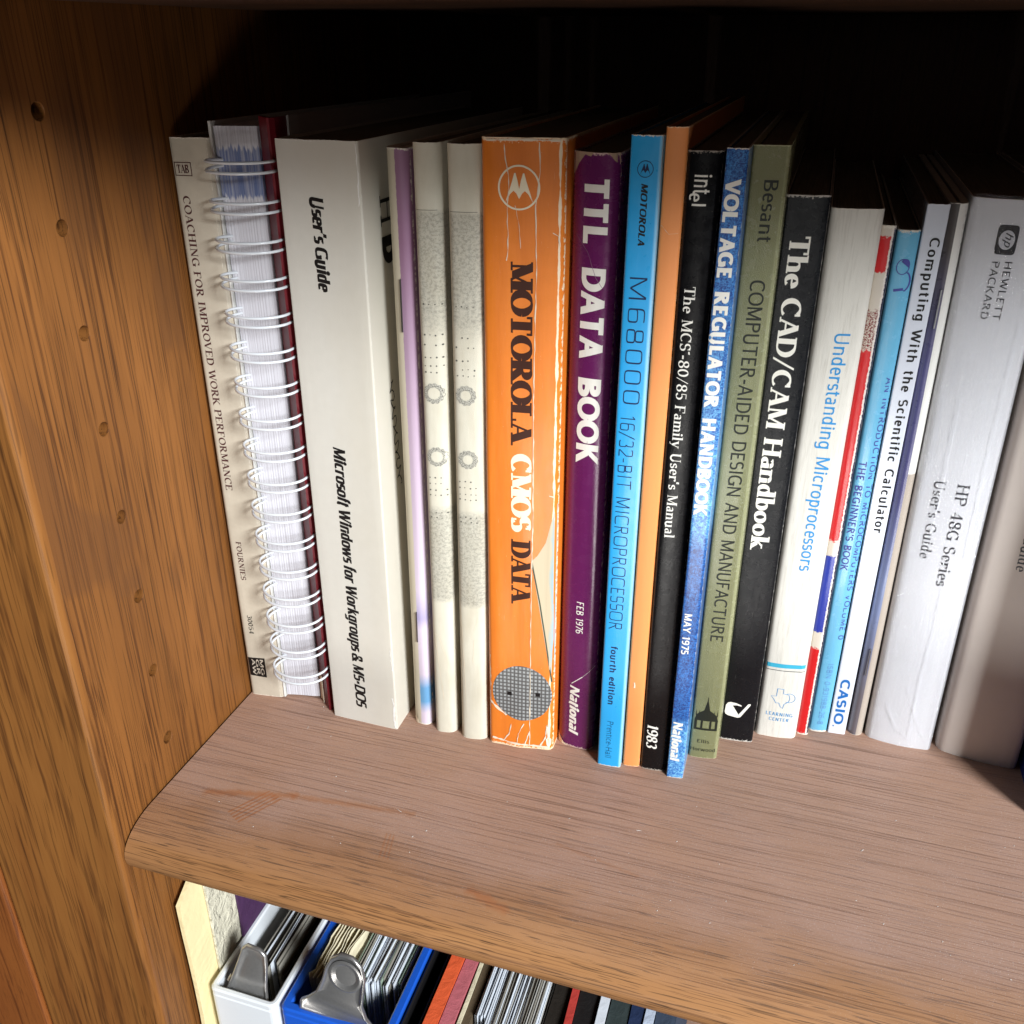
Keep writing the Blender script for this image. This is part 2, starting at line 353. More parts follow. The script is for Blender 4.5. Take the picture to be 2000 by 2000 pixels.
# ------------------------------------------------------------------ book class
class Book:
    def __init__(s, name, label, bl, br, h, mat, depth=170, bulge=0.5, rad=1.0, lean=(0, 0), wob=0.12, pages=True, cat='book', group=None,
                 page_mat=None, z0=0.0, shell=0.45, side_shift=(0, 0), nz=26):
        s.bl = Vector((bl[0], bl[1])); s.br = Vector((br[0], br[1])); s.h = h; s.b = bulge; s.r = rad; s.lean = lean; s.wob = wob
        s.W = (s.br - s.bl).length; s.z0 = z0; s.seed = rnd.random() * 100; s.depth = depth
        s.ob = thing(name, label, cat, ((bl[0] + br[0]) / 2, bl[1] + depth / 2, z0), group)
        s.cover(mat, shell, nz)
        if pages:
            xi = shell + 0.25
            z1 = z0 + h - 0.9
            p0 = s.pt(0, 0, 0); p1 = s.pt(s.W, 0, 0)
            yb = max(bl[1], br[1]) + depth - 1.0
            v = []
            for z in (z0 + 0.4, z1):
                lx = s.lx(z)
                v += [(bl[0] + xi + lx, bl[1] + 1.4, z), (br[0] - xi + lx, br[1] + 1.4, z), (br[0] - xi + lx, yb, z), (bl[0] + xi + lx, yb, z)]
            f = box(0, 1, 0, 1, 0, 1)[1]
            mesh_obj('page_block', v, f, page_mat or M_PAGE, s.ob)
    def lx(s, z):
        t = (z - s.z0) / s.h
        return s.lean[0] * t + s.lean[1] * 4 * t * (1 - t)
    def dy(s, u):
        t = min(max(u / s.W, 0), 1)
        d = s.b * 4 * t * (1 - t)
        e = min(u, s.W - u)
        if e < s.r: d -= s.r * (1 - math.sqrt(max(0, 1 - ((s.r - max(e, 0)) / s.r) ** 2)))
        return d
    def pt(s, u, v, off=0.0):
        t = u / s.W
        p = s.bl + (s.br - s.bl) * t
        w = s.wob * noise.noise(Vector((u * 0.12, v * 0.018, s.seed))) * 1.6
        return (p.x + s.lx(s.z0 + v), p.y - s.dy(u) - off - w, s.z0 + v)
    def cover(s, mat, t, nz):
        us = []
        r = min(s.r, s.W / 2 * .98)
        for k in range(6): us.append(r * (1 - math.cos(k / 5 * math.pi / 2)))
        n = 8
        for k in range(1, n): us.append(r + (s.W - 2 * r) * k / n)
        for k in range(6): us.append(s.W - r * (1 - math.cos((5 - k) / 5 * math.pi / 2)))
        us[0] = 0; us[-1] = s.W
        zs = [s.h * k / nz for k in range(nz + 1)]
        verts = []; uvs = []; rows = []
        D = s.depth
        for k, z in enumerate(zs):
            row = []
            jit = 0.0
            outer = []
            p = s.pt(0, z); yb = s.bl.y + D
            for f in (1, .6, .25, .06): outer.append(((p[0] - 0.0, p[1] + (yb - p[1]) * f), -D * f))
            for u in us:
                q = s.pt(u, z); outer.append(((q[0], q[1]), u))
            p = s.pt(s.W, z); yb = s.br.y + D
            for f in (.06, .25, .6, 1): outer.append(((p[0], p[1] + (yb - p[1]) * f), s.W + D * f))
            if k in (0, nz):
                jj = 0.35
            else: jj = 0
            inner = []
            cx = (s.bl.x + s.br.x) / 2 + s.lx(s.z0 + z)
            for (xy, u) in outer:
                if u < 0 or u > s.W: inner.append(((xy[0] + (t if xy[0] < cx else -t), xy[1]), u))
                else:
                    sh = 1 - 2 * t / max(s.W, .1); inner.append(((cx + (xy[0] - cx) * sh, xy[1] + t), u))
            for (xy, u) in outer:
                zz = s.z0 + z - (abs(noise.noise(Vector((u * .7, k, s.seed)))) * jj if k == nz else 0)
                verts.append((xy[0], xy[1], zz)); uvs.append((u, z)); row.append(len(verts) - 1)
            row2 = []
            for (xy, u) in inner:
                verts.append((xy[0], xy[1], s.z0 + z)); uvs.append((u, z)); row2.append(len(verts) - 1)
            rows.append((row, row2))
        faces = []; m = len(rows[0][0])
        for k in range(nz):
            a, a2 = rows[k]; b, b2 = rows[k + 1]
            for i in range(m - 1):
                faces.append((a[i], a[i + 1], b[i + 1], b[i])); faces.append((a2[i + 1], a2[i], b2[i], b2[i + 1]))
            faces.append((a2[0], a[0], b[0], b2[0])); faces.append((a[-1], a2[-1], b2[-1], b[-1]))
        a, a2 = rows[0]; b, b2 = rows[-1]
        for i in range(m - 1):
            faces.append((a[i + 1], a[i], a2[i], a2[i + 1])); faces.append((b[i], b[i + 1], b2[i + 1], b2[i]))
        s.cov = mesh_obj('cover', verts, faces, mat, s.ob, uvs, smooth=True)
        e = s.cov.modifiers.new('edge', 'EDGE_SPLIT'); e.split_angle = R(50)
    # ---- ink
    def ink(s, name, verts2, faces, mat, lev=None, off=0.10, cut=1.2, label=None):
        """verts2 in (u, v) mm on the spine; sliced finely so that it follows the curved spine"""
        bm = bmesh.new(); vs = [bm.verts.new((v[0], v[1], (lev[i] if lev else 0) * 0.012)) for i, v in enumerate(verts2)]
        for f in faces:
            try: bm.faces.new([vs[i] for i in f])
            except ValueError: pass
        if cut:
            k = math.ceil(min(v[0] for v in verts2) / cut)
            mx = max(v[0] for v in verts2)
            while k * cut < mx:
                g = bm.verts[:] + bm.edges[:] + bm.faces[:]
                bmesh.ops.bisect_plane(bm, geom=g, plane_co=(k * cut, 0, 0), plane_no=(1, 0, 0)); k += 1
        bm.verts.index_update()
        V = [s.pt(v.co.x, v.co.y, off + v.co.z) for v in bm.verts]; UV = [(v.co.x, v.co.y) for v in bm.verts]
        F = [tuple(v.index for v in f.verts) for f in bm.faces]; bm.free()
        return mesh_obj(name, V, F, mat, s.ob, UV, label=label)
    def place(s, tv, v0, v1, u0, u1, horiz=False, cap=None):
        """map text xy to spine: text starts at v0, ends v1; baseline u0, cap top u1"""
        xs = [p[0] for p in tv]; xa, xb = min(xs), max(xs)
        yb = 0.0; yt = cap if cap else max(p[1] for p in tv)
        out = []
        for x, y in tv:
            tx = (x - xa) / (xb - xa); ty = (y - yb) / (yt - yb)
            if horiz: out.append((u0 + (u1 - u0) * tx, v0 + (v1 - v0) * ty))
            else: out.append((u0 + (u1 - u0) * ty, v0 + (v1 - v0) * tx))
        return out
    def text(s, name, geo, v0, v1, u0, u1, mat, horiz=False, cap=None, off=0.10, label=None):
        tv, f, lev = geo
        return s.ink(name, s.place(tv, v0, v1, u0, u1, horiz, cap), f, mat, lev, off, label=label)
    def ribbon(s, name, pts, w, mat, jit=0.4, off=0.16, step=1.5, wv=0.5, cut=None):
        P = []
        for (a, b) in zip(pts[:-1], pts[1:]):
            n = max(1, int(math.hypot(b[0] - a[0], b[1] - a[1]) / step))
            for i in range(n): P.append((a[0] + (b[0] - a[0]) * i / n, a[1] + (b[1] - a[1]) * i / n))
        P.append(pts[-1])
        P = [(p[0] + rnd.uniform(-jit, jit), p[1]) for p in P] if jit else P
        v = []; f = []
        for i, p in enumerate(P):
            a = P[max(0, i - 1)]; b = P[min(len(P) - 1, i + 1)]
            dx, dy = b[0] - a[0], b[1] - a[1]; m = math.hypot(dx, dy) or 1
            h = w / 2 * (1 + rnd.uniform(-wv, wv))
            v += [(p[0] - dy / m * h, p[1] + dx / m * h), (p[0] + dy / m * h, p[1] - dx / m * h)]
        for i in range(len(P) - 1): f.append((2 * i, 2 * i + 1, 2 * i + 3, 2 * i + 2))
        return s.ink(name, v, f, mat, None, off, cut)
    def poly(s, name, pts, mat, off=0.12, cut=1.2):
        return s.ink(name, pts, [tuple(range(len(pts)))], mat, None, off, cut)

def multi(geos):
    V = []; F = []
    for v, f in geos:
        b = len(V); V += v; F += [tuple(i + b for i in q) for q in f]
    return V, F
def ring(cx, cy, r0x, r0y, w, n=36, a0=0, a1=360):
    v = []; f = []
    for i in range(n + 1):
        a = R(a0 + (a1 - a0) * i / n); c, s_ = math.cos(a), math.sin(a)
        v += [(cx + r0x * c, cy + r0y * s_), (cx + (r0x - w) * c, cy + (r0y - w) * s_)]
    for i in range(n): f.append((2 * i, 2 * i + 1, 2 * i + 3, 2 * i + 2))
    return v, f
def strip(pts, w):
    v = []; f = []; n = len(pts)
    for i, p in enumerate(pts):
        a = pts[max(0, i - 1)]; b = pts[min(n - 1, i + 1)]
        dx, dy = b[0] - a[0], b[1] - a[1]; m = math.hypot(dx, dy) or 1
        v += [(p[0] - dy / m * w / 2, p[1] + dx / m * w / 2), (p[0] + dy / m * w / 2, p[1] - dx / m * w / 2)]
    for i in range(n - 1): f.append((2 * i, 2 * i + 1, 2 * i + 3, 2 * i + 2))
    return v, f

# ------------------------------------------------------------------ print materials (UV = millimetres on the spine)
def printed(name, c, W, h, rough=0.42, spec=0.45, edge=0.25, ends=0.6, paper=(222, 214, 200), scratch=0.0, tex=0.0, coat=0.0,
            bump=0.25, var=0.05, extra=None, specks=0.0, edge_r=None):
    t = NT(name); uv = t.coords('UV'); s = t.sep(uv); u, v = s[0], s[1]
    fine = t.noise(uv, 3.2, 3, 0.6); mid = t.noise(uv, 0.22, 3, 0.6)
    k = lin(c)
    col = t.mix(t.math('ADD', t.math('MULTIPLY', fine, 0.45), t.math('MULTIPLY', mid, 0.55)),
                tuple(x * (1 - var * 2.4) for x in k[:3]) + (1,), tuple(min(1, x * (1 + var * 1.6)) for x in k[:3]) + (1,))
    if extra: col = extra(t, uv, u, v, col)
    n = t.noise(t.scale(uv, (1.6, 0.5, 1)), 1, 4, 0.65); n2 = t.noise(uv, 1.1, 4, 0.7)
    eu = t.math('MINIMUM', u, t.math('SUBTRACT', W, u))
    ev = t.math('MINIMUM', v, t.math('SUBTRACT', h, v))
    wear = 0.0
    if edge:
        a = t.math('SUBTRACT', t.math('MULTIPLY', t.ramp(n, 0.4, 0.75), edge * 2.2), t.math('ABSOLUTE', eu))
        wear = t.ramp(a, -0.02, 0.12)
    if ends:
        b = t.math('SUBTRACT', t.math('MULTIPLY', t.ramp(n2, 0.35, 0.75), ends * 2.2), ev)
        b = t.ramp(b, -0.05, 0.15)
        wear = t.math('MAXIMUM', wear, b)
    if scratch:
        sc = t.noise(t.scale(uv, (2.4, 0.10, 1)), 1, 3, 0.6)
        sm = t.ramp(sc, 0.70, 0.73, 0, scratch)
        wear = t.math('MAXIMUM', wear, sm)
    if specks:
        sp = t.noise(uv, 1.7, 2, 0.5)
        wear = t.math('MAXIMUM', wear, t.ramp(sp, 0.74, 0.77, 0, specks))
    if edge or ends or scratch or specks:
        col = t.mix(wear, col, lin(paper))
        rr = t.math('ADD', t.math('MULTIPLY', wear, 0.4), t.ramp(mid, 0.3, 0.7, rough - 0.05, rough + 0.06))
    else: rr = t.ramp(mid, 0.3, 0.7, rough - 0.05, rough + 0.06)
    hgt = t.math('ADD', t.math('MULTIPLY', fine, 0.25 + tex), t.math('MULTIPLY', t.noise(t.scale(uv, (0.35, 0.05, 1)), 1, 2), 0.6))
    t.bump(hgt, bump, 0.0006)
    return t.fin(col, rr, spec=spec, coat=coat, coat_rough=0.12)

def ink(name, c, rough=0.45, spec=0.3): return flat(name, c, rough, spec, 0.03, coord='UV', nscale=2.5)

def pages_mat(name, c, axis=0, freq=4200):
    t = NT(name); v = t.coords('Object'); sc = [30, 30, 30]; sc[axis] = freq
    n = t.noise(t.scale(v, tuple(sc)), 1, 2, 0.6)
    col = t.mix(t.ramp(n, 0.35, 0.65), lin([x * 0.72 for x in c]), lin(c))
    t.bump(n, 0.5, 0.0003)
    return t.fin(col, 0.75, spec=0.2)
M_PAGE = pages_mat('page_edges', (138, 128, 112), 0, 5200)
M_PAGE_W = pages_mat('white_page_edges', (225, 222, 215))

I_BLACK = ink('black_ink', (24, 22, 22)); I_WHITE = ink('white_ink', (232, 228, 218)); I_BROWN = ink('dark_brown_ink', (58, 26, 14))
I_CREAM = ink('cream_ink', (240, 226, 196)); I_PAPER = flat('worn_paper', (232, 216, 192), 0.8, 0.2, 0.08, coord='UV', nscale=3)
I_MAROON = ink('maroon_ink', (74, 40, 40)); I_NAVY = ink('navy_ink', (22, 40, 78)); I_BLUE = ink('blue_ink', (50, 140, 200))
I_TEAL = ink('teal_ink', (62, 170, 200)); I_OLIVE = ink('dark_olive_ink', (34, 36, 28)); I_VIOLET = ink('violet_ink', (72, 74, 150))
I_CASIO = ink('bright_blue_ink', (28, 104, 178)); I_GREY = ink('grey_ink', (58, 58, 62)); I_LBLUE = ink('slate_blue_ink', (96, 132, 190))

# ------------------------------------------------------------------ bookcase
W_PANEL = wood('oak_side_panel', 2, (138, 88, 42), (118, 74, 34), (78, 45, 21), 0.52, 0.75, 0.2, seed=1.3, fine=0.9, plen=.16, lc=.85, spec=.25, warp_=.0015, blotch=(98, 62, 34))
W_STILE = wood('oak_stile', 2, (146, 96, 46), (126, 78, 36), (84, 50, 24), 0.42, 0.5, 0.35, seed=4.1, fine=0.42, pd=.5, plen=.22, lc=.8, spec=.3, warp_=.003)
def _w(x0, y0, x1, y1, w, s_): WIPES.append((x0 * MM, (y0 - 340) * MM, x1 * MM, (y1 - 340) * MM, w * MM, s_))
_w(-196, 231, -163, 239, 2.6, .7); _w(-163, 239, -116, 244, 2.0, .55)
for k_ in range(5): _w(-176 - k_ * 1.6, 221 + k_ * .8, -167 - k_ * 1.6, 236 + k_ * .6, .6, .8)
for k_ in range(3): _w(-121 + k_ * 1.4, 232, -119 + k_ * 1.6, 221, .5, .5)
_w(-83, 217, -70, 213, 2.6, .7); _w(96, 208, 100, 212, .5, .5); _w(-60, 246, -30, 240, 1.2, .3)
W_SHELF = wood('oak_shelf', 0, (162, 116, 74), (142, 98, 60), (100, 66, 42), 0.5, .85, 0.2, dust=0.92, seed=2.2, spec=0.3, fine=1.9, lc=.75, plen=.6, warp_=.002)
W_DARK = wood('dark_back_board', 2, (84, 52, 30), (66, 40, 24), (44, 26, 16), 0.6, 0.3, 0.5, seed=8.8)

case = thing('bookcase', 'brown oak bookcase with peg holes down its side and rounded shelf edges', 'bookcase', (0, 340, 0))

# side panel with real drilled peg holes
def side_panel():
    X = -214.2; V = []; F = []; key = {}
    def vt(x, y, z):
        k = (round(x, 3), round(y, 3), round(z, 3))
        if k not in key: key[k] = len(V); V.append((x, y, z))
        return key[k]
    zc = [242 - 32 * i for i in range(-1, 18)]
    y0, y1 = 228.0, 244.0
    zt, zb = zc[0] + 16, zc[-1] - 16
    def quad(ya, yb, za, zb_): F.append((vt(X, ya, za), vt(X, yb, za), vt(X, yb, zb_), vt(X, ya, zb_)))
    for z in zc:
        for a, b in ((202.8, y0), (y1, 360), (360, 492)): quad(a, b, z - 16, z + 16)
        n = 20; r = 2.5 + rnd.uniform(-.12, .12); yc = 236 + rnd.uniform(-.3, .3)
        sq = []; 
        for i in range(n):
            a = 2 * math.pi * i / n + math.pi / 4; c, s_ = math.cos(a), math.sin(a); m = max(abs(c), abs(s_))
            sq.append(vt(X, 236 + 8 * c / m, z + 16 * s_ / m))
        # rows of rings: surface edge, chamfer, bore, floor
        rings_ = []
        for rr, xx in ((r + .12, X), (r, X - .25), (r - .05, X - 5), (r - .1, X - 9.5)):
            ring_ = []
            for i in range(n):
                a = 2 * math.pi * i / n + math.pi / 4
                a2 = math.atan2(16 * math.sin(a), 8 * math.cos(a)) if False else a
                ring_.append(vt(xx, yc + rr * math.cos(a2), z + rr * math.sin(a2)))
            rings_.append(ring_)
        prev = sq
        for rg in rings_:
            for i in range(n):
                F.append((prev[i], prev[(i + 1) % n], rg[(i + 1) % n], rg[i]))
            prev = rg
        F.append(tuple(prev))
    # body behind
    b, bf = box(X - 19, X - 10, 202.8, 492, zb, zt)
    k = len(V); V.extend(b); F.extend([tuple(i + k for i in f) for f in bf])
    return V, F
v, f = side_panel()
mesh_obj('side_panel', v, f, W_PANEL, case)

def stile(x0, x1, y0, y1, z0, z1, r=4.5, fl=0.0):
    prof = [(x0, y1), (x0, y0 + r)]
    prof += [(x0 + r - r * math.cos(R(a)), y0 + r - r * math.sin(R(a))) for a in (15, 30, 45, 60, 75, 90)]
    prof += [(x1 - r + r * math.sin(R(a)), y0 + r - r * math.cos(R(a))) for a in (0, 15, 30, 45, 60, 75, 90)]
    prof += [(x1, y1)]
    n = len(prof); V = [(x, y, z) for z in (z0, z1) for x, y in prof]
    F = [(i, (i + 1) % n, n + (i + 1) % n, n + i) for i in range(n)] + [tuple(range(n))[::-1], tuple(range(n, 2 * n))]
    return V, F
v, f = stile(-276.5, -213.45, 199.4, 202.65, -330, 400, 2.8); mesh_obj('stile', v, f, W_STILE, case, smooth=False)

def shelf(name, z_top, x0, x1, mat):
    th = 21; yf = 201.0; yb = 489.5
    prof = [(yb, 0), (300, 0), (220, 0)]
    for a in range(84, -87, -6):
        rx, rz = (18.5, 10.5) if a > 0 else (12.5, 10.5)
        cy_ = 219.5 if a > 0 else 213.5
        prof.append((cy_ - rx * math.cos(R(a)), -10.5 + rz * math.sin(R(a))))
    prof += [(214, -th), (yb, -th)]
    nx = 40; n = len(prof); V = []; F = []
    for i in range(nx + 1):
        x = x0 + (x1 - x0) * i / nx
        for y, z in prof: V.append((x, y, z_top + z))
    for i in range(nx):
        for k in range(n):
            F.append((i * n + k, i * n + (k + 1) % n, (i + 1) * n + (k + 1) % n, (i + 1) * n + k))
    F += [tuple(range(n))[::-1], tuple(nx * n + k for k in range(n))]
    o = mesh_obj(name, V, F, mat, case, smooth=True)
    e = o.modifiers.new('edge', 'EDGE_SPLIT'); e.split_angle = R(35)
    return o
shelf('shelf', 0, -213.1, 520, W_SHELF)
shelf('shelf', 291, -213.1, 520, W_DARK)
shelf('shelf', -309, -213.1, 520, W_SHELF)
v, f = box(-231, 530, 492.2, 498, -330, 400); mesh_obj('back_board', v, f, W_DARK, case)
v, f = box(520.5, 539, 205, 492, -330, 400); mesh_obj('side_panel', v, f, W_PANEL, case)

v, f = box(-340, 560, 148, 195.4, 270.5, 330); mesh_obj('added_light_blocker', v, f, W_STILE, case, bevel=3)  # overhang added out of view to shade the upper spines and side panel
nb = thing('bookcase', 'reddish oak edge of the neighbouring bookcase, cut off at the lower left corner', 'bookcase', (-300, 200, -330))
W_NB = wood('reddish_oak', 2, (140, 82, 36), (122, 66, 28), (84, 42, 16), 0.4, 0.3, 0.4, seed=6.4)
v, f = stile(-340, -278.2, 200, 203, -330, 400, 2.4); mesh_obj('stile', v, f, W_NB, nb)
v, f = box(-296, -278.6, 203.2, 492, -330, 400); mesh_obj('side_panel', v, f, W_NB, nb)

# ------------------------------------------------------------------ 1 beige coaching book
def dirty(t, uv, u, v, col):
    n = t.noise(uv, 0.09, 3, 0.6)
    return t.mix(t.ramp(n, 0.45, 0.8, 0, 0.35), col, lin((150, 138, 122)))
B = Book('paperback_book', 'leftmost book, beige with small serif title and a boxed TAB mark', (-213.2, 290.3), (-197.4, 292.2), 230.9,
         printed('beige_cover', (190, 180, 162), 14.3, 230.9, 0.55, 0.3, 0.1, 0.3, extra=dirty), 150, 0.3, 2.2)
D0 = 0.2
B.text('title_lettering', stroke_text('COACHING FOR IMPROVED WORK PERFORMANCE', .17, .06, .08, .05, track=.06), 212, 100.3, 2.8 + D0, 5.6 + D0, I_MAROON)
B.text('author_lettering', stroke_text('FOURNIES', .17, .06, .08, .05, track=.05), 77.1, 59, 3.6 + D0, 5.9 + D0, I_MAROON)
B.text('number_lettering', stroke_text('30054', .17, .07, .05, .05, track=.08), 41.6, 32.4, 3.8 + D0, 5.9 + D0, I_BLACK)
B.text('imprint_lettering', stroke_text('TAB', .20, .08, .08, .06, track=-.02), 219.5, 222.2, 2.4, 6.9, I_MAROON, horiz=True)
fr = multi([strip([(1.5, 222.9), (7.9, 222.9)], .3), strip([(1.5, 218.7), (7.9, 218.7)], .3)])
fr2 = multi([strip([(1.6, 223.05), (1.6, 218.55)], .3), strip([(7.8, 223.05), (7.8, 218.55)], .3)])
B.ink('imprint_frame', fr[0], fr[1], I_MAROON, None, .10, 1.2); B.ink('imprint_frame', fr2[0], fr2[1], I_MAROON, None, .12, None)
B.poly('publisher_mark', [(1.5, 10.4), (9.2, 10.0), (9.2, 20.1), (1.5, 19.8)], I_BLACK)
for i, (row, ln) in enumerate((('MG', 3), ('GR', 3), ('AW', 3), ('HILL', 4))):
    tv = stroke_text(row, .15, .13, 0, 0, track=.02, nib=0)
    if i < 3: B.text('publisher_lettering', tv, 19.2 - 0, 11.0, 6.9 - i * 1.9, 8.4 - i * 1.9, flat('mark_beige', (186, 176, 160), coord='UV', nscale=3), off=.16)

# ------------------------------------------------------------------ 2 white twin-wire bound manual
sp = thing('wire_bound_book', 'white wire-bound manual with dark red back edge and blue mark on its pages', 'book', (-185, 370, 0))
H2 = 236.0
t = NT('fanned_page_edges'); vv = t.coords('Object'); s_ = t.sep(vv)
n1 = t.noise(t.scale(vv, (2600, 2600, 5)), 1, 2, 0.6); n2 = t.noise(t.scale(vv, (500, 500, 9)), 1, 2, .5)
c = t.mix(t.ramp(n1, .35, .7), lin((184, 182, 188)), lin((212, 212, 218)))
c = t.mix(t.ramp(n2, .5, .75, 0, .2), c, lin((178, 174, 182)))
edge = t.math('ADD', s_[2], t.math('MULTIPLY', t.noise(t.scale(vv, (1500, 1500, 60)), 1, 1), 0.006))
mk = t.math('MULTIPLY', t.ramp(edge, .2145, .2155), t.ramp(edge, .2310, .2300))
mk = t.math('MULTIPLY', mk, t.ramp(t.noise(t.scale(vv, (1800, 1800, 30), (3, 3, 3)), 1, 2), .3, .6, .45, .95))
c = t.mix(mk, c, lin((92, 108, 150)))
t.bump(n1, .25, .0003); M_FAN = t.fin(c, .7, spec=.2)
def grid(fn, nu, nv):
    V = [fn(i / nu, j / nv) for j in range(nv + 1) for i in range(nu + 1)]
    F = [(j * (nu + 1) + i, j * (nu + 1) + i + 1, (j + 1) * (nu + 1) + i + 1, (j + 1) * (nu + 1) + i) for j in range(nv) for i in range(nu)]
    return V, F
def solid_sheet(profile, z0, z1, nz, closed=True, wob=0.0):
    """closed plan profile extruded upward"""
    n = len(profile); V = []; F = []
    for j in range(nz + 1):
        z = z0 + (z1 - z0) * j / nz
        for k, (x, y) in enumerate(profile):
            w = wob * noise.noise(Vector((k * .3, z * .03, 3)))
            V.append((x, y + w, z))
    for j in range(nz):
        for k in range(n): F.append((j * n + k, j * n + (k + 1) % n, (j + 1) * n + (k + 1) % n, (j + 1) * n + k))
    F += [tuple(range(n))[::-1], tuple(nz * n + k for k in range(n))]
    return V, F
front = []
for k in range(30):
    tt = k / 29; x = -196.4 + 14.4 * tt
    y = 293.4 + 1.2 * math.sin(tt * math.pi) + 3.2 * tt ** 3 + (0.08 if k % 2 else 0)
    front.append((x, y))
v, f = solid_sheet(front + [(-182, 470), (-196.4, 470)], 1.0, H2 - 1.5, 20)
mesh_obj('page_block', v, f, M_FAN, sp)
M_CARD = flat('white_card', (206, 204, 198), .5, .4, .04)
v, f = solid_sheet([(-197.9, 292.6), (-197.3, 292.2), (-196.9, 292.6), (-196.9, 474), (-197.9, 474)], 0.2, H2, 16, wob=.5)
mesh_obj('front_cover', v, f, M_CARD, sp)
t = NT('red_edged_back_cover'); vv = t.coords('Object'); s_ = t.sep(vv)
n1 = t.noise(vv, 700, 3, .6)
c = t.mix(n1, lin((84, 14, 24)), lin((120, 24, 36)))
M_RED = t.fin(c, .45, spec=.4)
v, f = solid_sheet([(-181.6, 297.6), (-181.0, 296.8), (-174.2, 290.0), (-173.4, 290.2), (-172.6, 292.5), (-172.6, 300), (-173.4, 300), (-173.8, 292.6), (-180.9, 298.6)], 0.1, H2 + 1.6, 16, wob=.3)
mesh_obj('spine_hinge', v, f, M_RED, sp)
v, f = solid_sheet([(-172.7, 300.1), (-171.9, 300.1), (-171.5, 306), (-171.5, 478), (-172.7, 478)], 0.1, H2 + 1.8, 8)
mesh_obj('back_cover', v, f, flat('grey_white_card', (176, 172, 168), .5, .4, .04), sp)
M_WIRE = flat('white_coated_wire', (212, 216, 220), .25, .6, .02, coat=.6)
wire_me = None
zw = [222.9 - 12.62 * i for i in range(17)]
for i, z in enumerate(zw):
    V = []; F = []
    for dz in (1.7, -1.5):
        pts = [(-195.6, 296.5, z + dz * .55 + .4)]
        for a in range(140, 361, 10):
            e = (a - 140) / 220
            pts.append((-184.9 + 11.9 * math.cos(R(a)), 289 + 9.5 * math.sin(R(a)), z + dz * (0.55 + .45 * min(1, e * 3))))
        pts.append((-173.2, 291.5, z + dz))
        tv, tf = tube(pts, 0.52, 8)
        b = len(V); V += tv; F += [tuple(q + b for q in g) for g in tf]
    if wire_me is None:
        o = mesh_obj('wire_loop', V, F, M_WIRE, sp, smooth=True); wire_me = o; z_ref = z
    else:
        o = wire_me.copy(); COL.objects.link(o); o.parent = sp; o.location.z = (z - z_ref) * MM
        o.rotation_euler.z = 0
# torn page bits at its foot
v, f = solid_sheet([(-181.6, 296.6), (-180.4, 295.6), (-178.8, 293.4), (-178.4, 294.2), (-180.6, 297.4)], 0.1, 14, 5, wob=1.2)
mesh_obj('torn_page', v, f, I_PAPER, sp)

def yellowed(t, uv, u, v, col):
    n = t.noise(t.scale(uv, (.06, .025, 1)), 1, 3, .6); e = t.ramp(t.math('ADD', t.math('MULTIPLY', t.math('SUBTRACT', u, 15), .03), n), .3, 1.0, 0, .22)
    return t.mix(e, col, lin((190, 176, 146)))
# ------------------------------------------------------------------ 3 thick white boxed manual
B = Book('thick_paperback_book', "thick pale grey-white manual with black condensed italic lettering, broadest on the left", (-170.8, 287.8), (-140.9, 287.0), 231.8,
         printed('matte_white_cover', (205, 201, 191), 29.9, 231.8, .6, .3, .05, .12, paper=(225, 222, 214), bump=.16, var=.035, tex=.3, extra=yellowed), 178, 0.15, .7, wob=.05)
B.text('title_lettering', sans("User's Guide", .25, .14, .0, .15, .6), 214.3, 183.3, 11.5, 16.2, I_BLACK, cap=1.0)
B.text('subtitle_lettering', sans('Microsoft Windows for Workgroups & MS-DOS', .24, .2, .0, .15, .6), 126.3, 7.6, 11.5, 16.4, I_BLACK, cap=1.0)
for pts, w_ in (([(28.6, 16), (29.2, 11), (28.7, 6), (29.3, .8)], .7), ([(28.9, 40), (29.4, 30)], .35), ([(29.2, 231), (29.3, 222), (29.0, 212)], .35), ([(3, 231.5), (14, 231.4)], .25), ([(.5, 60), (.7, 52)], .3)):
    B.ribbon('scuff', pts, w_, flat('rubbed_white', (232, 230, 224), .7, .2, .03, coord='UV', nscale=3), .15, .12, 1.2, .6)
# print on its right face (partly hidden by the booklet beside it)
def side_ink(name, geo, y0, y1, z0, z1, X, mat, vert=False):
    tv, f, lev = geo; xs = [p[0] for p in tv]; xa, xb = min(xs), max(xs); ys = [p[1] for p in tv]; ya, yb = min(ys), max(ys)
    V = [(X + .1 + lev[i] * .01, y0 + (y1 - y0) * (p[1] - ya) / (yb - ya), z0 + (z1 - z0) * (p[0] - xa) / (xb - xa)) for i, p in enumerate(tv)]
    return mesh_obj(name, V, f, mat, B.ob)
side_ink('side_lettering', stroke_text('H', .10, .06, .1, .05), 300.5, 311, 213.5, 203.5, -140.9, I_BLACK)
side_ink('side_lettering', stroke_text('D', .34, .30, 0, 0), 300.5, 311, 200.0, 190.5, -140.9, I_BLACK)
geo = strip([(300.9 + 1.8 * math.sin(k * .9) + k * .05, 149.5 - k * .72 - 1.2 * math.cos(k * 1.3)) for k in range(60)], .55)
mesh_obj('handwriting', [(-140.78, a, b) for a, b in geo[0]], geo[1], I_BLACK, B.ob)

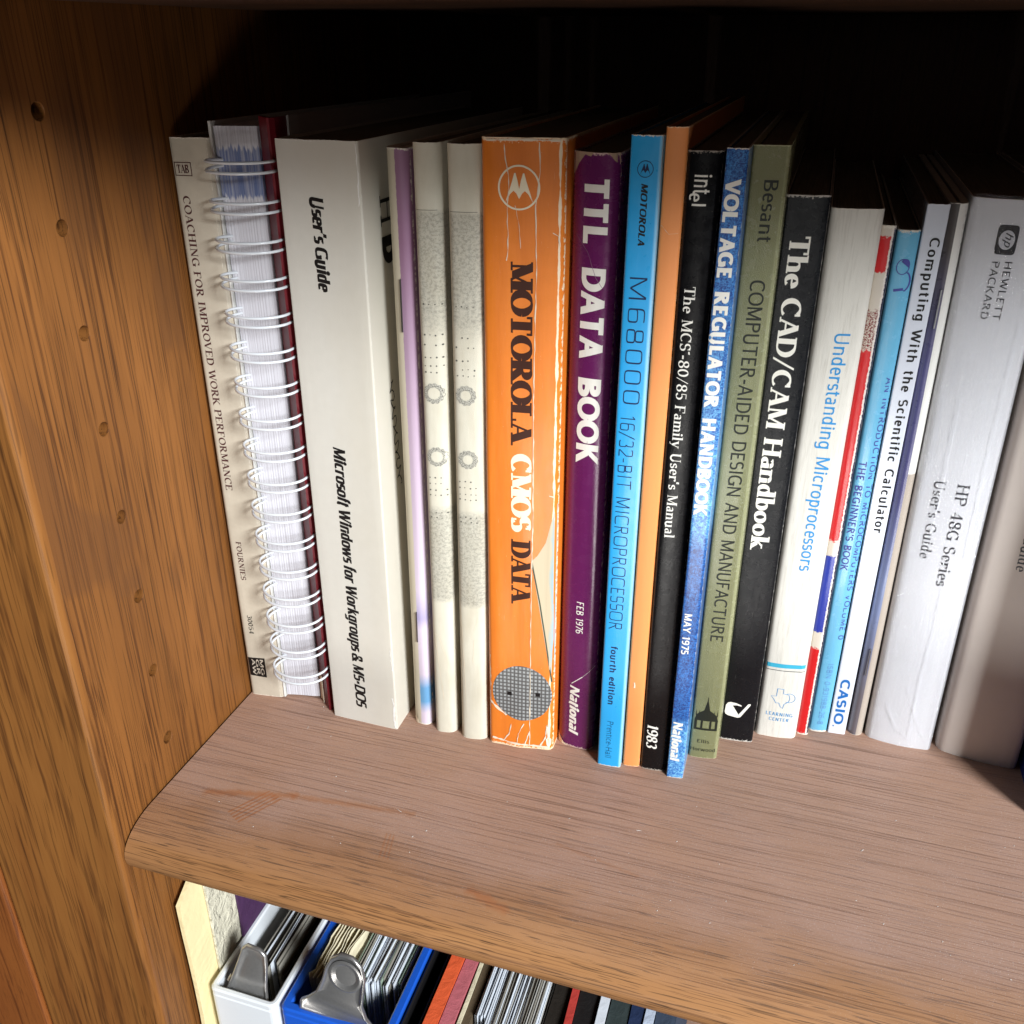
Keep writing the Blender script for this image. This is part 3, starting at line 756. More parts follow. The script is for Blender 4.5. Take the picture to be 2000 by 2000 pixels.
# ------------------------------------------------------------------ 4 stapled booklet, cream and lilac
def lilac(t, uv, u, v, col):
    g = t.mix(t.ramp(v, 60, 200), lin((206, 192, 206)), lin((146, 108, 134)))
    g = t.mix(t.math('MULTIPLY', t.ramp(v, 66, 54), t.ramp(v, 48, 53)), g, lin((168, 158, 192)))
    g = t.mix(t.math('MULTIPLY', t.ramp(v, 26, 19), t.ramp(v, 6, 12)), g, lin((100, 150, 190)))
    n = t.noise(uv, .5, 3)
    return t.mix(t.ramp(t.math('ADD', u, t.math('MULTIPLY', n, .5)), 4.4, 4.6), lin((198, 188, 166)), g)
BK = Book('stapled_booklet', 'thin stapled cream and lilac booklet right of the thick white manual', (-136.8, 295.6), (-128.3, 294.2), 229.5,
         printed('lilac_booklet_cover', (190, 150, 180), 8.6, 229.5, .5, .35, .15, .6, extra=lilac), 165, 1.3, 2.6, lean=(1.0, .3), pages=False, shell=3.6)
M_STEEL = flat('steel', (150, 150, 152), .3, .5, .05, metal=1.0)
for za, zb_ in ((188, 170), (56, 42)):
    V, F = tube([BK.pt(4.2, za, -.3), BK.pt(4.2, za, .35), BK.pt(4.1, zb_, .35), BK.pt(4.1, zb_, -.3)], .32, 6)
    mesh_obj('staple', V, F, M_STEEL, BK.ob)
BK.poly('torn_corner', [(.1, 0.2), (3.2, .1), (3.0, 2.2), (1.6, 3.4), (.3, 1.8)], I_PAPER, off=.4)

# ------------------------------------------------------------------ 5, 6 pair of off-white books with dotted grey print
HT = [0]
def halftone(t, uv, u, v, col):
    st_ = t.noise(t.scale(uv, (.12, .03, 1), (HT[0] * 31, 5 * HT[0], 0)), 1, 3, .6); col = t.mix(t.ramp(st_, .45, .75, 0, .4), col, lin((176, 162, 134)))
    uv = t.scale(uv, (1, 1, 1), (HT[0] * 17.3, HT[0] * 23.1, 0)); HT[0] += 1
    n = t.noise(uv, .95, 4, .8); n2 = t.noise(uv, .35, 2)
    m1 = t.math('MULTIPLY', t.ramp(v, 168, 176), t.ramp(v, 211.5, 210))
    m1 = t.math('MULTIPLY', m1, t.ramp(t.math('ADD', t.math('MULTIPLY', v, .02), n2), 3.55, 4.2, .35, 1.0))
    m2 = t.math('MULTIPLY', t.ramp(v, 63.5, 66), t.ramp(v, 106, 103))
    m = t.math('MULTIPLY', t.math('MAXIMUM', m1, m2), t.ramp(u, .6, 1.4))
    sp = t.ramp(n, .46, .58)
    base = t.mix(t.math('MULTIPLY', m, .28), col, lin((120, 118, 110)))
    return t.mix(t.math('MULTIPLY', t.math('MULTIPLY', m, sp), .38), base, lin((84, 84, 80)))
I_DOT = ink('dot_grey_ink', (92, 90, 84))
def ring_noise(cx, cy, r, w, n=64):
    v = []; f = []
    for i in range(n + 1):
        a = 2 * math.pi * (i % n) / n
        r1 = r * (1 + .05 * math.sin(i * 5.1)); r0 = (r - w) * (1 + .10 * math.sin(i * 3.7 + 1))
        v += [(cx + r1 * math.cos(a), cy + r1 * math.sin(a)), (cx + r0 * math.cos(a), cy + r0 * math.sin(a))]
    for i in range(n): f.append((2 * i, 2 * i + 1, 2 * i + 3, 2 * i + 2))
    return v, f
t = NT('stippled_grey_ring'); uv = t.coords('UV'); n = t.noise(uv, 2.4, 3, .8)
I_RING = t.fin(t.mix(t.ramp(n, .40, .60), lin((96, 94, 88)), lin((196, 192, 178))), .6, spec=.2)
for q, (bl, br, lab, rx) in enumerate(((( -125.7, 291.6), (-116.6, 293.0), 'off-white book with dotted grey pattern touching the lilac booklet', 4.9),
                                  ((-114.0, 291.2), (-102.9, 292.6), 'off-white book with dotted grey pattern touching the thick orange book', 5.2))):
    W = math.hypot(br[0] - bl[0], br[1] - bl[1])
    B = Book('cloth_textured_book', lab, bl, br, 231.6, printed('off_white_cover', (208, 202, 184), W, 231.6, .62, .25, .10, .2, extra=halftone, bump=.35, tex=.3), 160, .9, 2.4, lean=(.7, .2),
             group='pair of off-white books with dotted grey spines')
    for zc_ in (149.6, 125.6):
        g = ring_noise(rx + (.3 if zc_ < 130 else 0), zc_ + q * .6, 3.7 - q * .15, 1.5 + q * .2); B.ink('ring_print', g[0], g[1], I_RING, None, .10, 1.5)
    for k_ in range(3): B.ribbon('scuff', [(rnd.uniform(.8, W - 1), rnd.uniform(1, 60)), (rnd.uniform(.8, W - 1), rnd.uniform(8, 70))], .10, I_PAPER, .1, .14, 2, .6)
    g = multi([strip([(1.0, 211.3), (W - 1.2, 211.3)], .16)] )
    B.ink('fine_line_print', g[0], g[1], I_DOT)
    dots = []
    for zr in (181, 170.5, 167, 162.5, 159.5, 157.3, 117.5, 115, 112.5, 110.4, 103, 101):
        for uu in (2.3, 4.3, 6.3, 8.3):
            if uu > W - .8 or rnd.random() < .12: continue
            a = uu + rnd.uniform(-.15, .15); b = zr + rnd.uniform(-.2, .2); r = rnd.uniform(.2, .34)
            pp = arc(a, b, r, r, 0, 315, 7); dots.append((pp, [tuple(range(len(pp)))]))
    g = multi(dots); B.ink('dot_print', g[0], g[1], I_DOT, None, .1, None)['kind'] = 'stuff'

# ------------------------------------------------------------------ 7 thick orange book
def orange_var(t, uv, u, v, col):
    n = t.noise(t.scale(uv, (.25, .02, 1)), 1, 3, .6)
    col = t.mix(t.ramp(n, .4, .7, 0, .5), col, lin((206, 108, 36)))
    # white rubbed strip down the right-hand corner
    n2 = t.noise(t.scale(uv, (.4, .12, 1)), 1, 3, .6)
    d = t.math('ABSOLUTE', t.math('SUBTRACT', u, 25.0))
    w = t.math('SUBTRACT', t.math('MULTIPLY', t.ramp(n2, .25, .7), .62), d)
    return t.mix(t.ramp(w, -.05, .12), col, lin((244, 222, 190)))
WM = math.hypot(26.2, 2.8)
B = Book('thick_paperback_book', 'thick worn orange paperback with dark and cream serif title and grey disc', (-101.5, 291.3), (-75.3, 294.1), 233.8,
         printed('orange_cover', (228, 126, 40), WM, 233.8, .36, .45, .28, 1.0, scratch=.30, specks=.5, paper=(240, 214, 180), extra=orange_var, coat=.15), 165, .7, 2.0, lean=(-.3, 0), wob=.35)
M7 = B
SL = dict(thick=.30, thin=.085, serif=.11, sth=.085, nib=5, track=.035)
full = 'MOTOROLA CMOS DATA'
vtx, fcs, lv = stroke_text(full, **SL)
# split the one line into its dark and cream words by running the pen over each
def word_span(pre, word):
    x0 = sum(glyph(c_)[0] + SL['track'] for c_ in pre); x1 = x0 + sum(glyph(c_)[0] + SL['track'] for c_ in word)
    return x0, x1
for wd, a, b, m_ in (('MOTOROLA', 196.8, 133.6, I_BROWN), ('CMOS', 130.6, 99.7, I_CREAM), ('DATA', 96.6, 68.8, I_BROWN)):
    B.text('title_lettering', stroke_text(wd, **SL), a, b, 9.7, 17.0, m_, label=('cream title word' if wd == 'CMOS' else None))
g = ring(12.3, 219.3, 6.6, 6.7, .55, 48); B.ink('emblem_circle', g[0], g[1], I_CREAM)
em = [(8.0, 214.8), (10.2, 221.4), (10.8, 223.6), (11.2, 223.6), (11.9, 221.3), (12.4, 218.9), (12.9, 221.3), (13.6, 223.6), (14.0, 223.6), (14.6, 221.4), (16.8, 214.8),
      (15.3, 217.4), (14.2, 218.4), (13.3, 217.6), (12.4, 216.0), (11.5, 217.6), (10.6, 218.4), (9.5, 217.4)]
B.poly('emblem', em, I_CREAM, off=.14)
t = NT('silicon_wafer_print'); uv = t.coords('UV'); rot = t.scale(uv, (1, 1, 1)); s_ = t.sep(rot)
cellx = t.math('FRACT', t.math('MULTIPLY', s_[0], 1 / 1.55)); celly = t.math('FRACT', t.math('MULTIPLY', s_[1], 1 / 1.75))
gx = t.ramp(t.math('ABSOLUTE', t.math('SUBTRACT', cellx, .5)), .38, .46); gy = t.ramp(t.math('ABSOLUTE', t.math('SUBTRACT', celly, .5)), .38, .46)
ln = t.math('MAXIMUM', gx, gy)
cx_ = t.math('ABSOLUTE', t.math('SUBTRACT', cellx, .5)); cy_ = t.math('ABSOLUTE', t.math('SUBTRACT', celly, .5))
core = t.ramp(t.math('MAXIMUM', cx_, cy_), .30, .10)
n = t.noise(uv, 2.0, 2)
c = t.mix(core, lin((122, 122, 120)), lin((176, 180, 180))); c = t.mix(ln, c, lin((62, 62, 62))); c = t.mix(t.ramp(n, .45, .7, 0, .3), c, lin((96, 98, 96)))
M_WAFER = t.fin(c, .35, spec=.5)
B.poly('wafer_print', arc(13.9, 27.2, 11.9, 13.2, 0, 352, 48), M_WAFER, off=.09)
for u_, v_ in ((8.9, 26.6), (20.3, 27.5)): B.poly('wafer_test_square', [(u_ - .9, v_ - .9), (u_ + .9, v_ - .9), (u_ + .9, v_ + .9), (u_ - .9, v_ + .9)], I_BLACK, off=.16)
t = NT('pale_photo_print'); uv = t.coords('UV'); s_ = t.sep(uv)
n = t.noise(t.scale(uv, (.3, .08, 1)), 1, 3)
M_PHOTO = t.fin(t.mix(t.ramp(t.math('ADD', s_[0], t.math('MULTIPLY', n, 3)), 25.6, 27.4), lin((196, 180, 150)), lin((128, 176, 196))), .4, spec=.4)
B.poly('photo_print', [(17.3, 88), (19.5, 90.5), (22.4, 96), (24.3, 104.5), (26.2, 112), (26.25, 36), (24.6, 40)], M_PHOTO, off=.08)
g = strip([(17.4, 88), (20.6, 70), (23.2, 52), (25.6, 34)], .5); B.ink('dark_line_print', g[0], g[1], flat('dark_green_line', (72, 78, 62), coord='UV', nscale=2), None, .14, 1.2)
B.ribbon('crease', [(18.5, 232.5), (18.9, 224), (17.6, 214), (18.0, 195), (17.5, 150), (17.7, 110), (17.3, 60), (17.2, 1.5)], .26, I_PAPER, .10, .19, 1.8, .8)
B.ribbon('crease', [(7.6, 232), (8.4, 226), (9.2, 221), (8.6, 212), (8.9, 202), (8.3, 197)], .24, I_PAPER, .14, .19, 1.4, .8)
B.ribbon('crease', [(11.2, 214), (12.4, 208), (12.9, 201)], .14, I_PAPER, .10, .19, 1.4, .8)
for pts, w_ in (([(.8, 22), (4.2, 18.4), (7.6, 15.6)], .9), ([(6, 2), (8.5, 6), (9.6, 11.5)], .3), ([(12, 2), (12.6, 7), (14.8, 12.5)], .3), ([(15.2, 1.6), (16.4, 6), (17.2, 9)], .3), ([(.9, 44), (1.2, 30), (1, 22)], .35),
               ([(23, 206), (24.8, 205), (25.3, 202)], .3), ([(23.4, 115), (25.2, 114.6)], .3), ([(21.5, 2), (23.6, 6), (24.2, 13)], .5), ([(24.6, 12), (25.0, 1.5)], 1.3), ([(1.5, 3.2), (9, 2.0), (25, 1.4)], .7), ([(2, 232.9), (14, 233.2), (25, 233)], .5)):
    B.ribbon('scuff', pts, w_, I_PAPER, .12, .20, 1.2, .7)

# ------------------------------------------------------------------ 8 purple book
def purp(t, uv, u, v, col):
    n = t.noise(t.scale(uv, (.2, .03, 1)), 1, 3, .6)
    col = t.mix(t.ramp(u, 4.0, -0.5, 0, .6), col, lin((128, 30, 56)))
    return t.mix(t.ramp(n, .5, .8, 0, .3), col, lin((92, 20, 70)))
B = Book('thick_paperback_book', 'dark purple paperback with bold white sans-serif title, right of the thick orange book', (-75.0, 300.6), (-59.6, 298.2), 229.6,
         printed('purple_cover', (98, 28, 84), 15.6, 229.6, .26, .5, .12, .7, scratch=.12, specks=.4, paper=(196, 168, 160), extra=purp, coat=.2), 170, 1.1, 3.2, lean=(-.1, 0), wob=.3)
sh = -1.3
B.text('title_lettering', sans('TTL DATA BOOK', .25, 0, .02, .20, .95), 222, 127.0, 4.7 + sh + 1.2, 13.2 + sh + .9, I_WHITE, cap=1.0)
B.text('date_lettering', sans('FEB 1976', .13), 70, 56, 8.2 + sh, 11.1 + sh, I_WHITE, cap=1.0)
B.text('publisher_lettering', sans('National', .24, .2, -.01, .17), 31, 6.6, 6.7 + sh, 10.7 + sh, I_WHITE, cap=1.0)
g = multi([strip([(5.9, 31.8), (10.4, 36.2)], .3), strip([(10.4, 36.2), (15.0, 41.6)], .10)]); B.ink('publisher_mark', g[0], g[1], I_WHITE)
I_TORN = flat('torn_tan_paper', (168, 140, 118), .85, .15, .12, coord='UV', nscale=2)
B.poly('torn_corner', [(0.1, 229.7), (7.5, 229.6), (6.5, 228.3), (4.6, 228.9), (2.4, 226.2), (1.4, 224.2), (.2, 222.6)], I_TORN, off=.2)
B.poly('torn_corner', [(11.5, 229.6), (15.4, 229.6), (15.5, 226.2), (13.9, 227.6), (12.8, 229.0)], I_TORN, off=.2)
B.poly('torn_corner', [(.15, .1), (5.0, .1), (3.3, 1.0), (1.6, 2.9), (.2, 4.4)], I_PAPER, off=.3)
B.ribbon('scratch', [(2.2, 205), (6.4, 200), (9.5, 192), (11.8, 189)], .12, flat('pale_scratch', (140, 100, 130), coord='UV', nscale=2), .1, .14, 2, .6)

# ------------------------------------------------------------------ 9 sky blue book
def skyb(t, uv, u, v, col):
    return t.mix(t.ramp(u, 8.3, 8.9, 0, .55), col, lin((176, 222, 240)))
B = Book('paperback_book', 'narrow sky-blue paperback with thin square black lettering, right of the purple book', (-56, 291.8), (-46.7, 292.2), 235.5,
         printed('sky_blue_cover', (38, 160, 222), 9.3, 235.5, .32, .5, .06, .35, extra=skyb, coat=.3, var=.02), 175, .25, .8, lean=(.5, 0), wob=.1)
SQ = dict(serif=0, sth=0, q=.42, nib=0)
B.text('series_lettering', stroke_text('M68000', .055, .055, track=.09, **SQ), 194.4, 153.1, 2.1, 7.5, I_NAVY)
B.text('title_lettering', stroke_text('16/32-BIT MICROPROCESSOR', .06, .06, track=.03, **SQ), 149, 64.9, 1.7, 6.8, I_NAVY)
B.text('maker_lettering', stroke_text('MOTOROLA', .22, .15, 0, 0, .7, 0, .06, .18), 222, 204, 3.9, 5.9, I_BLACK)
B.text('edition_lettering', sans('fourth edition', .17, 0, .06), 57.4, 30.6, 3.0, 5.4, I_NAVY, cap=1.0)
B.text('publisher_lettering', sans('Prentice-Hall', .07, .05), 22.4, 4.3, 3.2, 5.6, I_NAVY, cap=1.0)
g = ring(4.8, 226.1, 2.4, 2.4, .2, 30); B.ink('emblem_circle', g[0], g[1], I_NAVY)
k_ = .34
B.poly('emblem', [(4.85 + (a - 12.4) * k_, 226.1 + (b - 219.3) * k_) for a, b in em], I_NAVY, off=.14)

# ------------------------------------------------------------------ 10 plain light orange
B = Book('paperback_book', 'narrow plain pale orange book without lettering, between the sky-blue and the black book', (-46.1, 294.3), (-39.6, 295.1), 237.7,
         printed('pale_orange_cover', (232, 146, 84), 6.6, 237.7, .5, .35, .12, .3, paper=(240, 200, 160), specks=.15, var=.03), 178, .5, .8, lean=(.3, 0), wob=.15)
B.ribbon('crease', [(.6, 210), (3, 207.5), (5.8, 207.8)], .10, I_PAPER, .05, .15, 1, .5)
B.ribbon('scuff', [(2.4, 41), (2.7, 38.5)], .5, I_PAPER, .1, .15, 1, .5)

# ------------------------------------------------------------------ 11 black intel book
B = Book('paperback_book', 'black paperback with white serif lettering and year 1983 at its foot', (-39.2, 294.6), (-29.0, 296.0), 231.5,
         printed('black_cover', (13, 12, 14), 10.3, 231.5, .27, .3, .10, .6, scratch=.14, specks=.45, paper=(150, 140, 130), coat=0, var=.1), 170, .7, 1.4, lean=(0, 0), wob=.35)
B.text('title_lettering', stroke_text("The MCS®-80/85 Family User's Manual", .15, .055, .07, .05, track=.035, nib=18), 192.1, 104.8, 2.4, 5.8, I_WHITE, cap=1.0)
B.text('year_lettering', stroke_text('1983', .2, .06, .06, .05, track=.02, slant=.12), 22.2, 10.8, 1.9, 6.0, I_WHITE, cap=1.0)
B.text('maker_lettering', sans('int', .13), 224.8, 219.5, 2.7, 6.6, I_WHITE, cap=.75)
B.text('maker_lettering', sans('e', .13), 219.6, 217.2, 1.5, 4.6, I_WHITE)
B.text('maker_lettering', sans('l', .13), 216.6, 216.0, 2.5, 6.7, I_WHITE)

# ------------------------------------------------------------------ 12 blue fibre pattern book
def fibre(t, uv, u, v, col):
    a = t.noise(t.scale(uv, (1.0, .55, 1)), 1, 4, .8, 1.5); b = t.noise(t.scale(uv, (.5, 1.0, 1), (4, 4, 0)), 1, 3, .8, 2.0)
    m = t.math('ADD', t.math('MULTIPLY', a, .5), t.math('MULTIPLY', b, .5))
    bright = t.math('MULTIPLY', t.ramp(v, 102, 112), t.ramp(v, 196, 120, .15, 1))  # lighter bands are gloss reflection painted into the printed blue
    bright = t.math('MAXIMUM', bright, t.ramp(v, 30, 22))
    lo = t.mix(bright, lin((6, 38, 104)), lin((10, 84, 172))); hi = t.mix(bright, lin((44, 116, 192)), lin((130, 200, 235)))
    return t.mix(t.ramp(m, .44, .58), lo, hi)
B = Book('paperback_book', 'narrow paperback with blue woven-fibre pattern and bold white capitals', (-28.3, 292.8), (-22.0, 293.5), 232.6,
         printed('blue_fibre_cover', (30, 100, 190), 6.35, 232.6, .34, .5, .10, .3, extra=fibre, coat=.4), 172, .2, .5, lean=(.4, 0), wob=.15)
B.text('title_lettering', sans('VOLTAGE REGULATOR HANDBOOK', .27, 0, .03, .20, .9), 224.2, 115.5, .6, 5.0, I_WHITE, cap=1.0)
B.text('date_lettering', sans('MAY 1975', .18, 0, .03), 76, 58.6, 1.0, 3.7, I_WHITE, cap=1.0)
B.text('publisher_lettering', sans('National', .26, .1, 0, .18), 27.3, 8.4, .8, 4.4, I_WHITE, cap=1.0)

# ------------------------------------------------------------------ 13 olive book
def olv(t, uv, u, v, col):
    return t.mix(t.ramp(u, 9.8, 10.2, 0, .35), col, lin((170, 172, 130)))
t_ol = printed('olive_cloth_cover', (122, 122, 84), 10.9, 232.2, .24, .6, .08, .25, paper=(170, 168, 130), extra=olv, bump=.7, tex=.5, coat=.3, var=.04)
B = Book('hardback_book', 'olive green book with dark capitals and a small domed building printed low', (-21.7, 307.6), (-10.7, 309.0), 232.3, t_ol, 165, .5, 1.0, wob=.12, shell=1.6)
B.text('author_lettering', sans('Besant', .13), 222.4, 204.3, 4.4, 8.6, I_OLIVE, cap=1.0)
B.text('title_lettering', sans('COMPUTER-AIDED DESIGN AND MANUFACTURE', .13, 0, -.01), 192.5, 56.4, 3.6, 8.3, I_OLIVE, cap=1.0)
B.text('publisher_lettering', sans('Ellis', .11), 7.6, 9.3, 3.0, 7.6, I_OLIVE, horiz=True, cap=1.0)
B.text('publisher_lettering', sans('Horwood', .11), 3.4, 5.1, .6, 10.2, I_OLIVE, horiz=True, cap=1.0)
z0_ = 14.0
parts = [([(1.0, z0_), (10.0, z0_), (10.0, z0_ + 1.0), (1.0, z0_ + 1.0)], [(0, 1, 2, 3)])]
for a, b in ((1.0, 2.0), (3.5, 4.3), (6.9, 7.7), (9.1, 10.0)): parts.append(([(a, z0_ + 1.02), (b, z0_ + 1.02), (b, z0_ + 4.6), (a, z0_ + 4.6)], [(0, 1, 2, 3)]))
parts.append(([(.9, z0_ + 4.62), (10.1, z0_ + 4.62), (9.4, z0_ + 7.4), (8.2, z0_ + 8.6), (6.6, z0_ + 9.8), (6.1, z0_ + 12.4), (5.7, z0_ + 14.2), (5.5, z0_ + 16.6), (5.3, z0_ + 14.2), (4.9, z0_ + 12.4), (4.4, z0_ + 9.8), (2.8, z0_ + 8.6), (1.6, z0_ + 7.4)], [tuple(range(13))]))
for a in (1.4, 2.6, 8.4, 9.6): parts.append(([(a - .2, z0_ + 7.0), (a + .2, z0_ + 7.0), (a, z0_ + 10.0)], [(0, 1, 2)]))
g = multi(parts); B.ink('building_emblem', g[0], g[1], I_OLIVE)

# ------------------------------------------------------------------ 14 black CAD/CAM book
B = Book('thick_paperback_book', 'black paperback with large white bold serif title, right of the olive book', (-11.1, 322.3), (2.3, 323.6), 216.7,
         printed('charcoal_cover', (15, 17, 21), 13.5, 216.7, .27, .3, .14, .7, scratch=.10, specks=.4, paper=(190, 184, 176), coat=0, var=.1, bump=.5), 150, .35, .9, lean=(.3, 0), wob=.25)
B.text('title_lettering', stroke_text('The CAD/CAM Handbook', .21, .085, .06, .07, track=.02, nib=12), 204, 89.9, 2.7, 9.2, I_WHITE, cap=1.02)
lg = [(1.0, 14.2), (1.2, 17.6), (1.9, 18.9), (3.0, 19.4), (5.2, 19.2), (7.3, 18.4), (7.4, 17.8), (5.4, 18.2), (3.9, 17.8), (6.6, 13.6), (9.9, 19.2), (10.8, 19.4), (10.9, 18.8), (7.4, 12.4), (6.4, 12.0), (2.4, 12.6), (1.4, 13.1)]
B.poly('publisher_mark', lg, I_WHITE)

# ------------------------------------------------------------------ 15 white Understanding book
def und(t, uv, u, v, col):
    n = t.noise(t.scale(uv, (1.2, .06, 1)), 1, 3, .7)
    return t.mix(t.ramp(n, .52, .66, 0, .35), col, lin((176, 170, 158)))
B = Book('thick_paperback_book', 'white creased paperback with light blue lettering and a teal stripe, right of the black book', (2.8, 329.6), (19.2, 331.2), 212.2,
         printed('creased_white_cover', (216, 212, 202), 16.5, 212.2, .5, .35, .1, .3, extra=und, bump=.6, var=.03), 145, .7, 2.2, lean=(.2, 0), wob=.35)
B.text('title_lettering', sans('Understanding Microprocessors', .12, 0, .0), 171.8, 80, 7.5, 12.2, I_BLUE, cap=1.0)
B.poly('stripe', [(.2, 34.6), (15.9, 35.2), (15.9, 37.0), (.2, 36.6)], I_TEAL)
B.poly('fine_stripe', [(.2, 33.2), (15.9, 33.6), (15.9, 33.9), (.2, 33.5)], I_GREY)
tex_ = [(6.6, 24.6), (9.0, 24.6), (9.1, 22.4), (11.3, 22.0), (11.9, 20.0), (11.4, 18.4), (9.9, 17.2), (9.6, 15.0), (8.6, 15.8), (7.8, 17.6), (6.6, 17.4), (5.6, 19.2), (4.4, 20.6), (6.5, 20.8), (6.6, 24.6)]
g = multi([strip(tex_, .22), strip(arc(11.6, 20.4, 2.3, 2.2, 120, -120, 20), .2)]); B.ink('state_outline_emblem', g[0], g[1], I_BLUE)
B.text('maker_lettering', stroke_text('LEARNING', .13, .13, 0, 0, .5, 0, .12), 11.0, 12.7, 3.4, 14.0, I_BLUE, horiz=True)
B.text('maker_lettering', stroke_text('CENTER', .13, .13, 0, 0, .5, 0, .12), 8.4, 10.0, 4.9, 12.8, I_BLUE, horiz=True)

# ------------------------------------------------------------------ 15b red, white and blue strip
def flag(t, uv, u, v, col):
    n = t.math('MULTIPLY', t.noise(uv, .7, 3, .7), 5)
    vv = t.math('ADD', v, n)
    uu = t.math('ADD', u, t.math('MULTIPLY', t.noise(uv, .9, 3, .7), 1.2))
    def band(a, b): return t.math('MULTIPLY', t.ramp(vv, a, a + .5), t.ramp(vv, b, b - .5))
    red = t.math('MAXIMUM', band(2, 46), t.math('MAXIMUM', band(94, 168), band(194, 206)))
    blu = band(53, 88)
    c = t.mix(red, lin((206, 196, 182)), lin((196, 20, 26))); c = t.mix(blu, c, lin((26, 48, 150)))
    mott = t.math('MULTIPLY', band(168, 182), t.ramp(t.noise(uv, 1.6, 3, .8), .48, .52))
    c = t.mix(mott, c, lin((120, 30, 36)))
    c = t.mix(t.ramp(uu, 4.1, 4.3), c, lin((222, 214, 206)))
    return t.mix(t.ramp(uu, 4.7, 4.85), c, lin((30, 22, 50)))
B = Book('paperback_book', 'very narrow worn red, white and blue spine squeezed between white and light blue books', (19.3, 335.4), (24.1, 335.2), 206.8,
         printed('red_white_blue_cover', (200, 20, 30), 4.8, 206.8, .32, .5, .08, .8, extra=flag, coat=.4), 140, .5, .8, lean=(-.1, 0), wob=.25)

# ------------------------------------------------------------------ 16 light blue
B = Book('paperback_book', 'light blue paperback with violet capitals and swirl emblem, left of the white calculator book', (24.3, 339.3), (31.5, 339.9), 205,
         printed('light_blue_cover', (106, 178, 212), 7.45, 205, .24, .55, .06, .8, coat=.6, var=.03, bump=.5), 140, .7, 1.0, lean=(.4, 0), wob=.3)
B.text('title_lettering', sans('AN INTRODUCTION TO MICROCOMPUTERS VOLUME 0', .13, 0, .05), 155.3, 46.4, 5.0, 7.0, I_VIOLET, cap=1.0)
B.text('subtitle_lettering', sans("THE BEGINNER'S BOOK", .15, 0, .04), 123.3, 77.8, 1.1, 3.7, I_VIOLET, cap=1.0)
B.text('number_lettering', sans('ISBN 0-931988-26-8', .09, 0, .04), 34.4, 4.0, 3.1, 5.2, I_LBLUE, cap=1.0)
g = multi([ring(3.6, 193.2, 2.1, 2.6, .28, 30), strip(arc(4.6, 188.4, 2.0, 3.2, 70, -75, 14), .5), strip([(1.9, 185.4), (4.9, 185.9)], .9)])
B.ink('swirl_emblem', g[0], g[1], I_VIOLET); B.poly('swirl_emblem_fill', arc(4.2, 193.9, 1.5, 1.9, -30, 150, 16), I_VIOLET, off=.15)

# ------------------------------------------------------------------ 17 Casio book
B = Book('paperback_book', 'slim white book with black sans-serif title and blue maker name, about the scientific calculator', (31.9, 339.6), (38.9, 340.2), 213.3,
         printed('glossy_white_cover', (214, 218, 228), 7.0, 213.3, .22, .55, .02, .08, coat=.6, var=.015, bump=.15), 150, .1, .5, lean=(.4, 0), wob=.05)
B.text('title_lettering', sans('Computing With the Scientific Calculator', .17, 0, .10), 202.8, 94.9, 2.8, 5.9, I_BLACK, cap=1.0)
B.text('maker_lettering', sans('CASIO', .20, 0, .02), 27.6, 4.9, 1.6, 5.3, I_CASIO, cap=1.0)
B.text('maker_lettering', sans('.', .2), 4.2, 3.6, 1.6, 2.1, I_CASIO)

# ------------------------------------------------------------------ 18 stapled booklet
def twocol_reflection(t, uv, u, v, col):  # halves are print; blue gradient and white-to-tan step are painted-in reflections
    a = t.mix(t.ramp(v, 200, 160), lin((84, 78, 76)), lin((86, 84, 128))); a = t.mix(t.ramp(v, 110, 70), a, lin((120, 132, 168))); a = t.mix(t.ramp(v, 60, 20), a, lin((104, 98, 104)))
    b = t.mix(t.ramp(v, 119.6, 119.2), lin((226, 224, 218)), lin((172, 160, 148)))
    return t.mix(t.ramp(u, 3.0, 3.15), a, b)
BK = Book('stapled_booklet', 'thin stapled booklet, half dark grey and half white, right of the white calculator book', (40.0, 341.9), (45.9, 342.2), 213.6,
         printed('two_tone_reflection_cover', (180, 170, 160), 5.9, 213.6, .3, .5, .05, .2, extra=twocol_reflection, coat=.3), 150, .9, 2.2, lean=(-1.0, .4), pages=False, shell=2.4, wob=.1)
for za, zb_ in ((186.2, 173.1), (43.2, 30.7)):
    V, F = tube([BK.pt(2.3, za, -.3), BK.pt(2.3, za, .4), BK.pt(2.2, zb_, .4), BK.pt(2.2, zb_, -.3)], .28, 6)
    mesh_obj('staple', V, F, M_STEEL, BK.ob)

# ------------------------------------------------------------------ 19 shrink-wrapped manual, 20 beige manual
def hpc(t, uv, u, v, col):
    return t.mix(t.ramp(u, 24.4, 24.6, 0, .55), col, lin((120, 118, 122)))
B = Book('thick_paperback_book', 'pale grey shrink-wrapped calculator manual with a small black square emblem near its top', (46.9, 341.9), (72.3, 340.3), 215.6,
         printed('pale_grey_cover', (210, 210, 214), 25.5, 215.6, .45, .4, .02, .1, extra=hpc, var=.02, bump=.15), 150, 1.5, 2.2, lean=(-1.4, 0), wob=.1)
HP = B
SER = dict(thick=.13, thin=.05, serif=.07, sth=.045, track=.04, nib=15)
B.text('title_lettering', stroke_text('HP 48G Series', .15, .055, .07, .05, track=.04, nib=15), 118.6, 76.6, 13.6, 17.6, I_GREY, cap=1.0)
B.text('subtitle_lettering', stroke_text("User's Guide", **SER), 118.8, 87.0, 6.1, 9.7, I_GREY, cap=1.0)
B.text('maker_lettering', sans('HEWLETT', .12, 0, .05), 196.6, 177.9, 12.8, 15.0, I_BLACK, cap=1.0)
B.text('maker_lettering', sans('PACKARD', .12, 0, .05), 196.4, 177.8, 9.1, 11.3, I_BLACK, cap=1.0)
